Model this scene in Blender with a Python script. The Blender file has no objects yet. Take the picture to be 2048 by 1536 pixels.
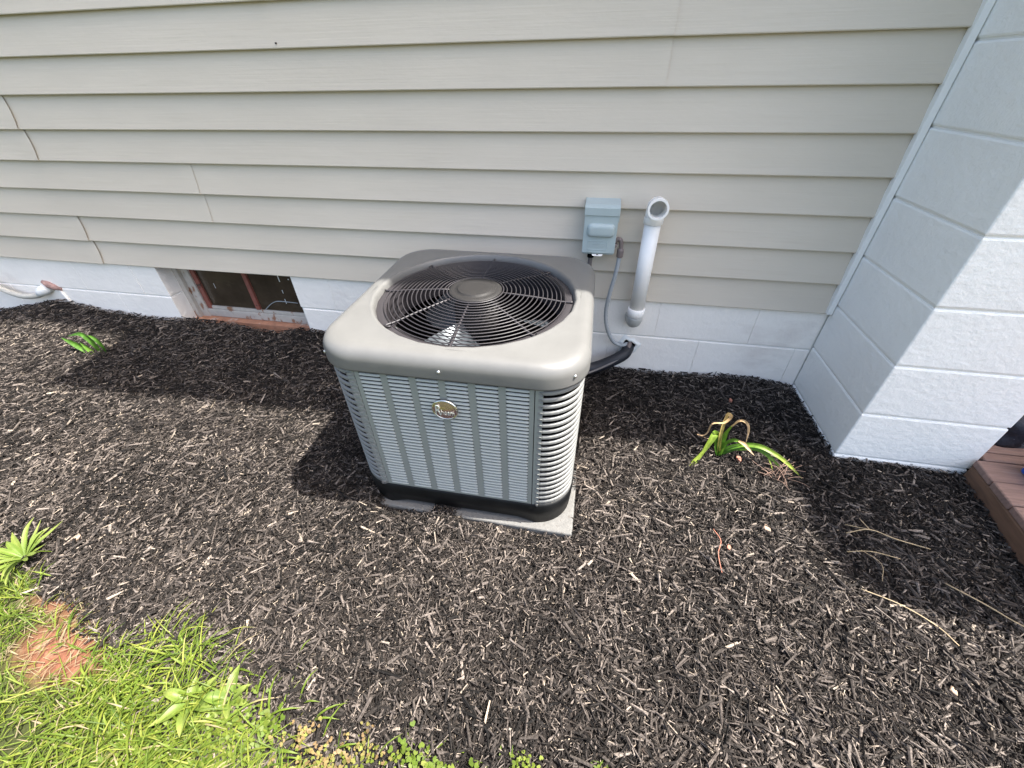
import bpy, bmesh, math, random
import numpy as np
from mathutils import Matrix, Vector

random.seed(7)
rng = np.random.default_rng(11)
R = math.radians
sc = bpy.context.scene
col = sc.collection

# ------------------------------------------------------------------ camera
cam_d = bpy.data.cameras.new("camera")
cam = bpy.data.objects.new("camera", cam_d)
col.objects.link(cam)
cam_d.sensor_fit = 'HORIZONTAL'
cam_d.sensor_width = 36.0
cam_d.lens = 14.183
cam_d.clip_start = 0.02
cam_d.clip_end = 500.0
_r = Vector((0.98151479, 0.19081458, -0.01478185))
_u = Vector((-0.10480043, 0.60048511, 0.79273861))
_f = Vector((-0.16014236, 0.77653553, -0.60938247))
cam.matrix_world = Matrix(((_r.x, _u.x, -_f.x, -0.9993), (_r.y, _u.y, -_f.y, -1.7101),
                           (_r.z, _u.z, -_f.z, 0.8037), (0, 0, 0, 1)))
sc.camera = cam

# ------------------------------------------------------------------ light
SUN = Vector((0.531, 0.024, 1.0)).normalized()       # towards the sun
SUN_EL = math.asin(SUN.z)
world = bpy.data.worlds.new("World")
sc.world = world
world.use_nodes = True
wn = world.node_tree
wn.nodes.clear()
sky = wn.nodes.new('ShaderNodeTexSky')
sky.sky_type = 'NISHITA'
sky.sun_disc = False
sky.sun_elevation = SUN_EL
sky.sun_rotation = math.atan2(SUN.x, SUN.y)
sky.air_density = 1.0
sky.dust_density = 4.5
sky.ozone_density = 0.3
bg = wn.nodes.new('ShaderNodeBackground')
bg.inputs['Strength'].default_value = 0.145
wo = wn.nodes.new('ShaderNodeOutputWorld')
wn.links.new(sky.outputs[0], bg.inputs[0])
wn.links.new(bg.outputs[0], wo.inputs[0])

sun_d = bpy.data.lights.new("sun", 'SUN')
sun_d.energy = 5.0
sun_d.angle = R(0.53)
sun_d.color = (1.0, 0.955, 0.89)
sun = bpy.data.objects.new("sun", sun_d)
sun.rotation_euler = SUN.to_track_quat('Z', 'Y').to_euler()
sun.location = (4, 0, 8)
col.objects.link(sun)

sc.view_settings.view_transform = 'Standard'
sc.view_settings.look = 'None'
sc.view_settings.exposure = 1.66
sc.view_settings.gamma = 1.0
sc.view_settings.use_curve_mapping = False
sc.render.engine = 'CYCLES'
sc.cycles.max_bounces = 6

# ------------------------------------------------------------------ helpers
def tag(o, label=None, cat=None, group=None, kind=None):
    if label: o['label'] = label
    if cat: o['category'] = cat
    if group: o['group'] = group
    if kind: o['kind'] = kind
    return o

class MB:
    """collects verts and faces of ONE mesh"""
    def __init__(s): s.v = []; s.f = []; s.sm = []
    def add(s, vs, fs, smooth=False):
        n = len(s.v); s.v += [tuple(p) for p in vs]
        s.f += [tuple(i + n for i in f) for f in fs]; s.sm += [smooth] * len(fs)
        return s
    def box(s, a, b):
        (x0, y0, z0), (x1, y1, z1) = a, b
        return s.add([(x0,y0,z0),(x1,y0,z0),(x1,y1,z0),(x0,y1,z0),(x0,y0,z1),(x1,y0,z1),(x1,y1,z1),(x0,y1,z1)],
              [(0,3,2,1),(4,5,6,7),(0,1,5,4),(1,2,6,5),(2,3,7,6),(3,0,4,7)])
    def tube(s, pts, r, n=12, cap=True, smooth=True):
        pts = [Vector(p) for p in pts]; m = len(pts)
        rs = r if isinstance(r, (list, tuple)) else [r] * m
        t0 = (pts[1] - pts[0]).normalized()
        up = Vector((0, 0, 1)) if abs(t0.z) < 0.9 else Vector((1, 0, 0))
        a = t0.cross(up).normalized(); vs = []
        for i, p in enumerate(pts):
            t = (pts[min(i+1, m-1)] - pts[max(i-1, 0)]).normalized()
            a = (a - t * a.dot(t)).normalized(); b = t.cross(a)
            for k in range(n):
                w = 2 * math.pi * k / n
                vs.append(p + (a * math.cos(w) + b * math.sin(w)) * rs[i])
        fs = [(i*n+k, i*n+(k+1) % n, (i+1)*n+(k+1) % n, (i+1)*n+k) for i in range(m-1) for k in range(n)]
        s.add(vs, fs, smooth)
        if cap:
            base = len(s.v) - m*n
            s.f.append(tuple(base + k for k in range(n))[::-1]); s.sm.append(False)
            s.f.append(tuple(base + (m-1)*n + k for k in range(n))); s.sm.append(False)
        return s
    def lathe(s, prof, n=48, c=(0, 0), smooth=True):
        m = len(prof); vs = []
        for (rr, z) in prof:
            for k in range(n):
                w = 2*math.pi*k/n
                vs.append((c[0] + rr*math.cos(w), c[1] + rr*math.sin(w), z))
        fs = [(i*n+k, i*n+(k+1) % n, (i+1)*n+(k+1) % n, (i+1)*n+k) for i in range(m-1) for k in range(n)]
        return s.add(vs, fs, smooth)
    def torus(s, rr, z, r, n=72, k=6):
        vs = []
        for i in range(n):
            w = 2*math.pi*i/n
            for j in range(k):
                q = 2*math.pi*j/k
                d = rr + r*math.cos(q)
                vs.append((d*math.cos(w), d*math.sin(w), z + r*math.sin(q)))
        fs = [(i*k+j, ((i+1) % n)*k+j, ((i+1) % n)*k+(j+1) % k, i*k+(j+1) % k) for i in range(n) for j in range(k)]
        return s.add(vs, fs, True)
    def prism(s, poly, z0, z1):
        n = len(poly)
        return s.add([(x, y, z0) for x, y in poly] + [(x, y, z1) for x, y in poly],
              [tuple(range(n))[::-1], tuple(range(n, 2*n))] + [(i, (i+1) % n, n+(i+1) % n, n+i) for i in range(n)])
    def mesh(s, name, mat=None, bevel=0, seg=2):
        me = bpy.data.meshes.new(name)
        me.from_pydata(s.v, [], s.f)
        me.polygons.foreach_set('use_smooth', s.sm)
        if bevel:
            bm = bmesh.new(); bm.from_mesh(me)
            bmesh.ops.recalc_face_normals(bm, faces=bm.faces)
            bmesh.ops.bevel(bm, geom=list(bm.edges), offset=bevel, segments=seg, affect='EDGES', profile=0.5)
            bm.to_mesh(me); bm.free()
        me.update()
        if mat: me.materials.append(mat)
        return me
    def build(s, name, mat, parent=None, bevel=0, seg=2, recalc=False):
        me = s.mesh(name, mat, bevel, seg)
        if recalc:
            bm = bmesh.new(); bm.from_mesh(me); bmesh.ops.recalc_face_normals(bm, faces=bm.faces); bm.to_mesh(me); bm.free()
        return link(name, me, parent)

def link(name, data, parent=None, loc=None):
    o = bpy.data.objects.new(name, data); col.objects.link(o)
    if parent is not None:
        o.parent = parent
        if parent.get('wparts'):                      # parts written in world coordinates
            o.location = -Vector(parent.location)
    if loc is not None: o.location = Vector(loc) + (o.location if parent is not None and parent.get('wparts') else Vector())
    return o

def thing(name, label, cat, loc=(0, 0, 0), group=None, world=True):
    o = bpy.data.objects.new(name, None); col.objects.link(o)
    o.location = loc; o.empty_display_size = 0.1
    tag(o, label, cat, group)
    if world: o['wparts'] = 1
    return o

def sub(child, parent):
    """make child a sub-part: parent is a part mesh already placed by link()"""
    child.parent = parent
    child.location = (0, 0, 0)
    return child

# ------------------------------------------------------------------ materials
def mat(name, base, rough=0.6, metal=0.0, noise=None, bump=None, coat=0.0, spec=0.5, coords='Object', spots=None):
    """noise=(scale,amount,detail[,stretch]) brightness variation; bump=(scale,strength,distance[,stretch]);
       spots=(scale,threshold,colour,softness)"""
    m = bpy.data.materials.new(name); m.use_nodes = True
    nt = m.node_tree; N = nt.nodes; L = nt.links
    p = N['Principled BSDF']
    p.inputs['Roughness'].default_value = rough
    p.inputs['Metallic'].default_value = metal
    p.inputs['Coat Weight'].default_value = coat
    p.inputs['Specular IOR Level'].default_value = spec
    p.inputs['Base Color'].default_value = (*base, 1)
    tc = N.new('ShaderNodeTexCoord')
    geo = N.new('ShaderNodeNewGeometry')
    src = geo.outputs['Position'] if coords == 'World' else tc.outputs['Object']
    def mapped(st):
        mp = N.new('ShaderNodeMapping'); mp.inputs['Scale'].default_value = st
        L.new(src, mp.inputs[0]); return mp.outputs[0]
    cur = None
    if noise:
        st = noise[3] if len(noise) > 3 else (1, 1, 1)
        nz = N.new('ShaderNodeTexNoise'); nz.inputs['Scale'].default_value = noise[0]
        nz.inputs['Detail'].default_value = noise[2]; nz.inputs['Roughness'].default_value = 0.62
        L.new(mapped(st), nz.inputs['Vector'])
        mr = N.new('ShaderNodeMapRange'); mr.inputs['From Min'].default_value = 0.25; mr.inputs['From Max'].default_value = 0.75
        mr.inputs['To Min'].default_value = 1 - noise[1]; mr.inputs['To Max'].default_value = 1 + noise[1]
        L.new(nz.outputs['Fac'], mr.inputs['Value'])
        mx = N.new('ShaderNodeMix'); mx.data_type = 'RGBA'; mx.blend_type = 'MULTIPLY'; mx.inputs['Factor'].default_value = 1
        mx.inputs['A'].default_value = (*base, 1)
        L.new(mr.outputs[0], mx.inputs['B'])
        cur = mx.outputs['Result']
    if spots:
        for (scl, th, c, soft, st) in spots:
            nz = N.new('ShaderNodeTexNoise'); nz.inputs['Scale'].default_value = scl; nz.inputs['Detail'].default_value = 6
            nz.inputs['Roughness'].default_value = 0.6
            L.new(mapped(st), nz.inputs['Vector'])
            mr = N.new('ShaderNodeMapRange'); mr.inputs['From Min'].default_value = th; mr.inputs['From Max'].default_value = th + soft
            L.new(nz.outputs['Fac'], mr.inputs['Value'])
            mx = N.new('ShaderNodeMix'); mx.data_type = 'RGBA'
            L.new(mr.outputs[0], mx.inputs['Factor'])
            if cur: L.new(cur, mx.inputs['A'])
            else: mx.inputs['A'].default_value = (*base, 1)
            mx.inputs['B'].default_value = (*c, 1)
            cur = mx.outputs['Result']
    if cur: L.new(cur, p.inputs['Base Color'])
    if bump:
        prev = None
        for b in (bump if isinstance(bump, list) else [bump]):
            st = b[3] if len(b) > 3 else (1, 1, 1)
            nz = N.new('ShaderNodeTexNoise'); nz.inputs['Scale'].default_value = b[0]; nz.inputs['Detail'].default_value = 6
            nz.inputs['Roughness'].default_value = 0.6
            L.new(mapped(st), nz.inputs['Vector'])
            bp = N.new('ShaderNodeBump'); bp.inputs['Strength'].default_value = b[1]; bp.inputs['Distance'].default_value = b[2]
            L.new(nz.outputs['Fac'], bp.inputs['Height'])
            if prev: L.new(prev, bp.inputs['Normal'])
            prev = bp.outputs['Normal']
        L.new(prev, p.inputs['Normal'])
    return m

def tone_mat(name, stops, rough=0.7, transl=0.0, spec=0.3, noise=(60, 0.25)):
    """colour from the per-piece attribute 'tone'"""
    m = bpy.data.materials.new(name); m.use_nodes = True
    nt = m.node_tree; N = nt.nodes; L = nt.links
    p = N['Principled BSDF']; p.inputs['Roughness'].default_value = rough
    p.inputs['Specular IOR Level'].default_value = spec
    at = N.new('ShaderNodeAttribute'); at.attribute_name = 'tone'
    cr = N.new('ShaderNodeValToRGB'); cr.color_ramp.elements[0].position = stops[0][0]
    cr.color_ramp.elements[0].color = (*stops[0][1], 1)
    cr.color_ramp.elements[1].position = stops[-1][0]; cr.color_ramp.elements[1].color = (*stops[-1][1], 1)
    for pos, c in stops[1:-1]:
        e = cr.color_ramp.elements.new(pos); e.color = (*c, 1)
    L.new(at.outputs['Fac'], cr.inputs[0])
    geo = N.new('ShaderNodeNewGeometry')
    nz = N.new('ShaderNodeTexNoise'); nz.inputs['Scale'].default_value = noise[0]; nz.inputs['Detail'].default_value = 4
    L.new(geo.outputs['Position'], nz.inputs['Vector'])
    mr = N.new('ShaderNodeMapRange'); mr.inputs['From Min'].default_value = .3; mr.inputs['From Max'].default_value = .7
    mr.inputs['To Min'].default_value = 1-noise[1]; mr.inputs['To Max'].default_value = 1+noise[1]
    L.new(nz.outputs['Fac'], mr.inputs['Value'])
    mx = N.new('ShaderNodeMix'); mx.data_type = 'RGBA'; mx.blend_type = 'MULTIPLY'; mx.inputs['Factor'].default_value = 1
    L.new(cr.outputs[0], mx.inputs['A']); L.new(mr.outputs[0], mx.inputs['B'])
    L.new(mx.outputs['Result'], p.inputs['Base Color'])
    if transl:
        tr = N.new('ShaderNodeBsdfTranslucent'); L.new(mx.outputs['Result'], tr.inputs[0])
        ms = N.new('ShaderNodeMixShader'); ms.inputs[0].default_value = transl
        L.new(p.outputs[0], ms.inputs[1]); L.new(tr.outputs[0], ms.inputs[2])
        L.new(ms.outputs[0], N['Material Output'].inputs[0])
    return m

M = {}
M['siding'] = mat('siding_vinyl', (0.610, 0.545, 0.450), 0.55, noise=(1.3, 0.05, 3, (1, 1, 2)),
                  bump=[(34, 0.45, 0.0018, (0.09, 1, 5)), (2.2, 0.5, 0.012, (.6, 1, 1.6))], coords='World', spec=0.35)
M['trim'] = mat('trim_white', (0.84, 0.84, 0.81), 0.5, noise=(8, .06, 3), coords='World')
M['block'] = mat('block_paint', (0.92, 0.875, 0.81), 0.62, noise=(5, 0.035, 4),
                 bump=[(38, 0.7, 0.005), (130, 0.5, 0.0016)], coords='World',
                 spots=[(1.7, 0.60, (0.70, 0.63, 0.58), 0.2, (1, 1, 2.2))])
M['block2'] = mat('chimney_paint', (0.88, 0.88, 0.84), 0.62, noise=(4, 0.035, 4),
                  bump=[(34, 0.7, 0.005, (1, 1, 1.3)), (120, 0.55, 0.0018)], coords='World')
M['mortar'] = mat('mortar_paint', (0.78, 0.77, 0.73), 0.7, bump=(70, 0.5, 0.003), coords='World')
M['acgrey'] = mat('cabinet_paint', (0.130, 0.130, 0.125), 0.40, noise=(11, 0.09, 7), bump=(420, 0.05, 0.0004),
                  spots=[(3.2, 0.66, (0.10, 0.097, 0.09), 0.15, (1, 1, 1))])
M['acpanel'] = mat('panel_paint', (0.205, 0.222, 0.21), 0.45, noise=(9, 0.05, 4))
M['louver'] = mat('louver_paint', (0.35, 0.37, 0.355), 0.42)
M['slat'] = mat('slat_paint', (0.185, 0.188, 0.182), 0.42)
M['black_plastic'] = mat('black_plastic', (0.005, 0.0055, 0.006), 0.5, spec=0.18, noise=(14, 0.5, 6), bump=(60, 0.2, 0.002),
                         spots=[(9, .6, (0.02, 0.019, 0.017), .2, (1, 1, 3))])
M['grille'] = mat('grille_wire', (0.032, 0.029, 0.032), 0.42)
M['hub'] = mat('hub_grey', (0.018, 0.017, 0.0165), 0.6, spec=.3, noise=(9, 0.2, 5))
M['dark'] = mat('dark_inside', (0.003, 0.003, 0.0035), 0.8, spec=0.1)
M['alu'] = mat('aluminium', (0.055, 0.065, 0.075), 0.38, metal=0.3, noise=(12, .1, 4))
M['fin'] = mat('coil_fin', (0.004, 0.004, 0.005), 0.8, spec=0.1)
M['chrome'] = mat('chrome', (0.75, 0.75, 0.73), 0.15, metal=1.0)
M['badge'] = mat('badge_red', (0.34, 0.20, 0.21), 0.12, metal=0.75, coat=1.0)
M['badge'].node_tree.nodes['Principled BSDF'].inputs['Coat IOR'].default_value = 3.0
M['badge'].node_tree.nodes['Principled BSDF'].inputs['Coat Roughness'].default_value = 0.04
M['badge_letter'] = mat('badge_letter', (0.42, 0.46, 0.41), 0.4)
M['screw'] = mat('screw_steel', (0.6, 0.6, 0.58), 0.3, metal=0.9)
M['concrete'] = mat('concrete_pad', (0.132, 0.130, 0.123), 0.85, noise=(60, 0.18, 6), bump=(110, 0.5, 0.003),
                    spots=[(90, .60, (0.10, .09, .08), .05, (1, 1, 1))])
M['boxgrey'] = mat('box_paint', (0.38, 0.45, 0.45), 0.42, noise=(20, .04, 4), coords='World')
M['pvc'] = mat('pvc_white', (0.90, 0.88, 0.84), 0.33, noise=(14, 0.04, 4), coords='World',
               spots=[(22, .66, (0.55, 0.50, 0.47), .12, (1, 1, .5))])
M['pvc_grey'] = mat('pvc_painted', (0.50, 0.50, 0.48), 0.5, noise=(14, 0.06, 4), coords='World')
M['conduit'] = mat('conduit_grey', (0.36, 0.385, 0.40), 0.45, noise=(10, .05, 3), coords='World')
M['fitting'] = mat('fitting_brown', (0.175, 0.14, 0.13), 0.5, noise=(60, .1, 3))
M['insul'] = mat('black_foam', (0.012, 0.014, 0.02), 0.55, bump=(90, 0.4, 0.002))
M['cable'] = mat('cable_taupe', (0.16, 0.145, 0.14), 0.5)
M['cream'] = mat('conduit_cream', (0.50, 0.48, 0.42), 0.5, noise=(14, .08, 4), coords='World')
M['caulk'] = mat('caulk_white', (0.78, 0.79, 0.77), 0.6, bump=(60, .6, .004))
M['rust'] = mat('patch_brown', (0.36, 0.22, 0.19), 0.8, noise=(40, .4, 5), bump=(60, .6, .004))
M['glass_dark'] = mat('window_pane', (0.06, 0.043, 0.028), 0.14, noise=(6, .35, 5), coords='World', spec=0.45,
                      spots=[(5, .6, (0.11, 0.085, 0.06), .25, (1, 1, 2))])
M['frame_white'] = mat('old_white_paint', (0.52, 0.47, 0.41), 0.7, coords='World', noise=(30, .12, 5), bump=(80, .5, .003),
                       spots=[(26, .56, (0.30, 0.155, 0.09), .08, (1, 1, .5))])
M['frame_red'] = mat('oxide_red_paint', (0.26, 0.085, 0.06), 0.65, coords='World', noise=(40, .3, 5), bump=(80, .5, .003),
                     spots=[(30, .60, (0.04, 0.028, 0.022), .06, (1, 1, 1))])
M['sill'] = mat('sill_orange', (0.50, 0.24, 0.14), 0.8, coords='World', noise=(25, .25, 5), bump=(60, .5, .003),
                spots=[(12, .55, (0.60, 0.52, 0.44), .12, (1, 1, 1))])
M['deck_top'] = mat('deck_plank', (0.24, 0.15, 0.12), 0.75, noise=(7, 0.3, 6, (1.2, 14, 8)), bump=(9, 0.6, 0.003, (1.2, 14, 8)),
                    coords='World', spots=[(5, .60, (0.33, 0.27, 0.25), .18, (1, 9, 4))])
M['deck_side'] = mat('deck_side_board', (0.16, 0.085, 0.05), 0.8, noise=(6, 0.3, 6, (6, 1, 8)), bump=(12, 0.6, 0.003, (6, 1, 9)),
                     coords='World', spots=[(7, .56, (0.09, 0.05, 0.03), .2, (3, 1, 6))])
M['bag'] = mat('dark_fabric', (0.012, 0.013, 0.022), 0.6, noise=(9, .5, 5), bump=(22, 0.9, 0.01),
               spots=[(7, .6, (0.03, 0.045, 0.06), .1, (1, 1, 1))])
M['stitch'] = mat('stitch_grey', (0.12, 0.12, 0.14), 0.7)
M['blue'] = mat('blue_plastic', (0.012, 0.085, 0.42), 0.35)
M['roof'] = mat('roof_board', (0.55, 0.55, 0.52), 0.7)
M['chip'] = tone_mat('mulch_chips', [(0, (.006, .0057, .0055)), (.3, (.020, .0172, .0152)), (.6, (.097, .082, .072)),
                                     (.86, (.20, .17, .146)), (1, (.38, .315, .24))], rough=.8, spec=.15, noise=(220, .55))
M['grass'] = tone_mat('grass_blades', [(0, (.045, .082, .009)), (.5, (.115, .168, .018)), (.85, (.225, .25, .04)), (1, (.30, .245, .15))],
                      rough=.5, transl=.35, noise=(30, .15))
M['clover'] = tone_mat('small_leaves', [(0, (.09, .14, .016)), (.6, (.17, .20, .03)), (1, (.25, .17, .08))], rough=.55, transl=.35)
M['weed'] = tone_mat('weed_leaf', [(0, (.08, .145, .02)), (.5, (.125, .19, .03)), (1, (.20, .24, .055))], rough=.45, transl=.3, noise=(40, .15))
M['lily'] = tone_mat('lily_leaf', [(0, (.03, .11, .012)), (.5, (.10, .21, .02)), (1, (.27, .33, .05))], rough=.4, transl=.3, noise=(70, .28))
M['dry_leaf'] = tone_mat('withered_leaf', [(0, (.32, .30, .05)), (.4, (.50, .33, .15)), (1, (.58, .42, .27))], rough=.7, transl=.2, noise=(90, .3))
M['twig'] = mat('twig_bark', (0.36, 0.28, 0.17), 0.8, noise=(30, .3, 4), coords='World')
M['dry_stem'] = mat('dry_stem', (0.25, 0.16, 0.12), 0.8, noise=(30, .35, 4), coords='World')
M['shard'] = mat('terracotta', (0.36, 0.15, 0.10), 0.8, noise=(60, .2, 4), bump=(80, .5, .003))
M['pale'] = mat('pale_wood', (0.33, 0.23, 0.165), 0.8, noise=(60, .2, 4), bump=(80, .5, .003))

# ground material: dark mulch soil -> red clay and thatch under the lawn, attribute 'lawn'
gm = bpy.data.materials.new('ground'); gm.use_nodes = True
N = gm.node_tree.nodes; L = gm.node_tree.links; P = N['Principled BSDF']; P.inputs['Roughness'].default_value = .95
P.inputs['Specular IOR Level'].default_value = .15
geo = N.new('ShaderNodeNewGeometry')
def nz(scale, det=6):
    n = N.new('ShaderNodeTexNoise'); n.inputs['Scale'].default_value = scale; n.inputs['Detail'].default_value = det
    L.new(geo.outputs['Position'], n.inputs['Vector']); return n.outputs['Fac']
def ramp(fac, stops):
    r = N.new('ShaderNodeValToRGB'); e = r.color_ramp.elements
    e[0].position, e[0].color = stops[0][0], (*stops[0][1], 1); e[1].position, e[1].color = stops[-1][0], (*stops[-1][1], 1)
    for p_, c in stops[1:-1]:
        q = e.new(p_); q.color = (*c, 1)
    L.new(fac, r.inputs[0]); return r.outputs[0]
def att(n):
    a = N.new('ShaderNodeAttribute'); a.attribute_name = n; return a.outputs['Fac']
def mix(f, a, b):
    m_ = N.new('ShaderNodeMix'); m_.data_type = 'RGBA'; L.new(f, m_.inputs['Factor']); L.new(a, m_.inputs['A']); L.new(b, m_.inputs['B'])
    return m_.outputs['Result']
soil = ramp(nz(90), [(.3, (.010, .009, .009)), (.6, (.03, .025, .022)), (.75, (.06, .047, .04))])
clay = ramp(nz(38), [(.3, (.11, .045, .026)), (.55, (.17, .074, .045)), (.75, (.25, .16, .105))])
turf = ramp(nz(7), [(.3, (.022, .026, .01)), (.6, (.05, .06, .018)), (.75, (.11, .085, .05))])
cc = mix(att('clay'), turf, clay)
L.new(mix(att('lawn'), soil, cc), P.inputs['Base Color'])
bp = N.new('ShaderNodeBump'); bp.inputs['Strength'].default_value = .8; bp.inputs['Distance'].default_value = .008
L.new(nz(120), bp.inputs['Height']); L.new(bp.outputs[0], P.inputs['Normal'])
M['ground'] = gm

# ------------------------------------------------------------------ ground form
WX = np.array([-60, -6, -4.81, -4.51, -4.17, -3.94, -3.59, -3.33, -3.05, -2.83, -2.70, -2.55, -2.44, -2.0, -.9, -.655, -.42, -.2, .006, .44, 60])
WZ = np.array([-.37, -.38, -.384, -.334, -.266, -.308, -.332, -.325, -.325, -.343, -.345, -.300, -.318, -.36, -.384, -.37, -.365, -.35, -.382, -.39, -.40])
LX = np.array([-60, -2.9, -2.62, -2.5, -2.3, -2.17, -2.05, -1.9, -1.7, -1.5, -1.25, -1.0, 0.0, 60])
LY = np.array([-1.28, -1.31, -1.37, -1.41, -1.44, -1.485, -1.54, -1.61, -1.68, -1.72, -1.75, -1.78, -1.82, -1.85])
def vnoise(x, y, seed, s):
    """smooth value noise on numpy arrays"""
    r_ = np.random.default_rng(seed); T = r_.random((64, 64))
    x = x*s + 31.7; y = y*s + 17.3
    xi = np.floor(x).astype(int); yi = np.floor(y).astype(int); fx = x-xi; fy = y-yi
    fx = fx*fx*(3-2*fx); fy = fy*fy*(3-2*fy)
    g = lambda a, b: T[a % 64, b % 64]
    return (g(xi, yi)*(1-fx)+g(xi+1, yi)*fx)*(1-fy) + (g(xi, yi+1)*(1-fx)+g(xi+1, yi+1)*fx)*fy - .5
def gz(x, y):
    x = np.asarray(x, float); y = np.asarray(y, float)
    w = np.interp(x, WX, WZ)
    base = -.362 + .047*np.clip(y, -1.6, 0)
    z = base + (w+.362)*np.exp(-(np.minimum(y, 0)/.22)**2)
    z = z + .016*vnoise(x, y, 3, 3.1) + .010*vnoise(x, y, 4, 9)
    z = z + .022*np.exp(-((x+1.41)/.055)**2 - ((y+.945)/.05)**2) + .03*np.exp(-((x+1.69)/.06)**2 - ((y+.93)/.08)**2) - .017*np.exp(-((x+1.08)/.24)**2 - ((y+.98)/.12)**2) - .006*np.exp(-((x+1.55)/.08)**2 - ((y+.96)/.05)**2)
    z = z + .035*np.exp(-((x-.10)/.2)**2 - ((y+.44)/.12)**2)*0
    z = z - .012*np.exp(-((x+.42)**2+(y+.53)**2)/.06**2) - .12*np.clip((y-.016)/.05, 0, 1)
    return z
def lawnf(x, y):
    e = np.interp(x, LX, LY) + .05*vnoise(np.asarray(x), np.asarray(y), 8, 9)
    return np.clip((e - y)/.05 + .5, 0, 1)

def axis(a, b, step, far):
    mid = list(np.arange(a, b+1e-6, step)); s = step; lo = a; hi = b; l = []; h = []
    while lo > -far: s *= 1.35; lo -= s; l.append(lo)
    s = step
    while hi < far: s *= 1.35; hi += s; h.append(hi)
    return np.array(l[::-1] + mid + h)
xs = axis(-5.6, 1.4, .022, 80); ys = axis(-2.0, .03, .022, 80)
GX, GY = np.meshgrid(xs, ys); GZ = gz(GX, GY) - .006
nx, ny = len(xs), len(ys)
gv = np.stack([GX.ravel(), GY.ravel(), GZ.ravel()], 1)
ii = (np.arange(ny-1)[:, None]*nx + np.arange(nx-1)[None]).ravel()
gf = np.stack([ii, ii+1, ii+nx+1, ii+nx], 1)

def np_mesh(name, v, f, m, attrs=None, smooth=False):
    """v (n,3), f (m,k) with constant k"""
    me = bpy.data.meshes.new(name)
    n, k = f.shape
    me.vertices.add(len(v)); me.vertices.foreach_set('co', v.astype(np.float32).ravel())
    me.loops.add(n*k); me.loops.foreach_set('vertex_index', f.astype(np.int32).ravel())
    me.polygons.add(n); me.polygons.foreach_set('loop_start', (np.arange(n)*k).astype(np.int32))
    me.polygons.foreach_set('use_smooth', np.full(n, smooth))
    for an, av in (attrs or {}).items():
        a = me.attributes.new(an, 'FLOAT', 'POINT'); a.data.foreach_set('value', av.astype(np.float32).ravel())
    me.update(calc_edges=True); me.validate()
    me.materials.append(m)
    return me
clay_mask = np.clip(1.25 - (((GX+2.30)/.17)**2 + ((GY+1.52)/.085)**2), 0, 1)
clay_mask = np.maximum(clay_mask, np.clip(1.2 - (((GX+2.60)/.12)**2 + ((GY+1.62)/.10)**2), 0, 1))
clay_mask = np.maximum(clay_mask, np.clip(1.1 - (((GX+2.42)/.16)**2 + ((GY+1.43)/.03)**2), 0, 1))
g_me = np_mesh('ground', gv, gf, M['ground'], {'lawn': lawnf(GX, GY), 'clay': clay_mask}, True)
tag(link('ground', g_me), kind='structure')

# ------------------------------------------------------------------ the house
house = thing('house', 'house wall in taupe vinyl siding over a white painted block foundation', 'house', (-3.5, .1, -.4))
H = .127
NC = 44
def siding_panel(x0, x1, k, over_l=False, over_r=0.0, dy=0.0):
    """two courses of clapboard profile; the right end may overlap the next panel and curl off it"""
    st = [x0]
    while st[-1] < x1 - .6: st.append(st[-1] + .5)
    st += [x1 - .16, x1 - .09, x1 - .04, x1] if x1 - st[-1] > .2 else [x1]
    prof = []                                            # (y, z, t)
    for c in (k, k+1):
        z0 = c*H
        prof += [(.0184, z0 + .012, 0), (.0030, z0 + .011, 0), (.0026, z0 + .001, 0), (.0014, z0, 0), (.0, z0 + .003, 0)]
        for t in (.15, .3, .5, .7, .85, 1.0):
            prof.append((.0178*t + .0004, z0 + .003 + (H + .0085)*t, t))
    mb = MB(); n = len(prof); vs = []
    wob = random.uniform(-.0012, .0012)
    for x in st:
        for (y, z, t) in prof:
            e = max(0, 1 - (x1 - x)/.15) if over_r else 0
            b = math.sin(math.pi*t)
            xx = x + (over_r*2.2*b if x == x1 and over_r else 0)
            sag = .0011*math.sin(x*2.3 + k*1.7) + wob
            vs.append((xx, y + dy - e*e*over_r*b*.45 - (e*.0015 if over_r else 0) + sag*.5, z + sag*.4))
    fs = [(i*n+j, i*n+j+1, (i+1)*n+j+1, (i+1)*n+j) for i in range(len(st)-1) for j in range(n-1)]
    fs = [f[::-1] for f in fs]
    mb.add(vs, fs, False)
    # returned right edge, 2 mm thick
    b0 = (len(st)-1)*n
    mb.add([(vs[b0+j][0], vs[b0+j][1] + q, vs[b0+j][2]) for j in range(n) for q in (0, .0005)],
           [(2*j, 2*j+1, 2*j+3, 2*j+2) for j in range(n-1)])
    return mb
joints = {0: [(-3.652, .0055)], 2: [(-2.812, .0010)], 4: [(-3.64, .006)], 6: [(-.821, .0008)], 8: [(-2.2, .001)]}
for k in range(0, NC, 2):
    js = joints.get(k, [(random.uniform(-4.5, -.8), .001)])
    edges = [-7.3] + [j[0] for j in js] + [-.0125]
    for a in range(len(edges)-1):
        last = a == len(edges)-2
        mb = siding_panel(edges[a] - (.0 if a == 0 else .03), edges[a+1], k, over_r=0 if last else js[a][1],
                          dy=0.0 if last else -.0014 if k == 2 else -.0030)
        mb.build('siding_panel', M['siding'], house)
    MBr = siding_panel(.462, 4.2, k)
    MBr.build('siding_panel', M['siding'], house)
MB().box((-.031, -.014, .004), (-.0105, .012, NC*H)).build('corner_trim', M['trim'], house, bevel=.002, seg=1)
MB().box((.440, -.014, .004), (.460, .012, NC*H)).build('corner_trim', M['trim'], house, bevel=.002, seg=1)
MB().box((-7.3, .018, .03), (4.2, .20, NC*H)).build('sheathing', M['roof'], house)
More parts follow.
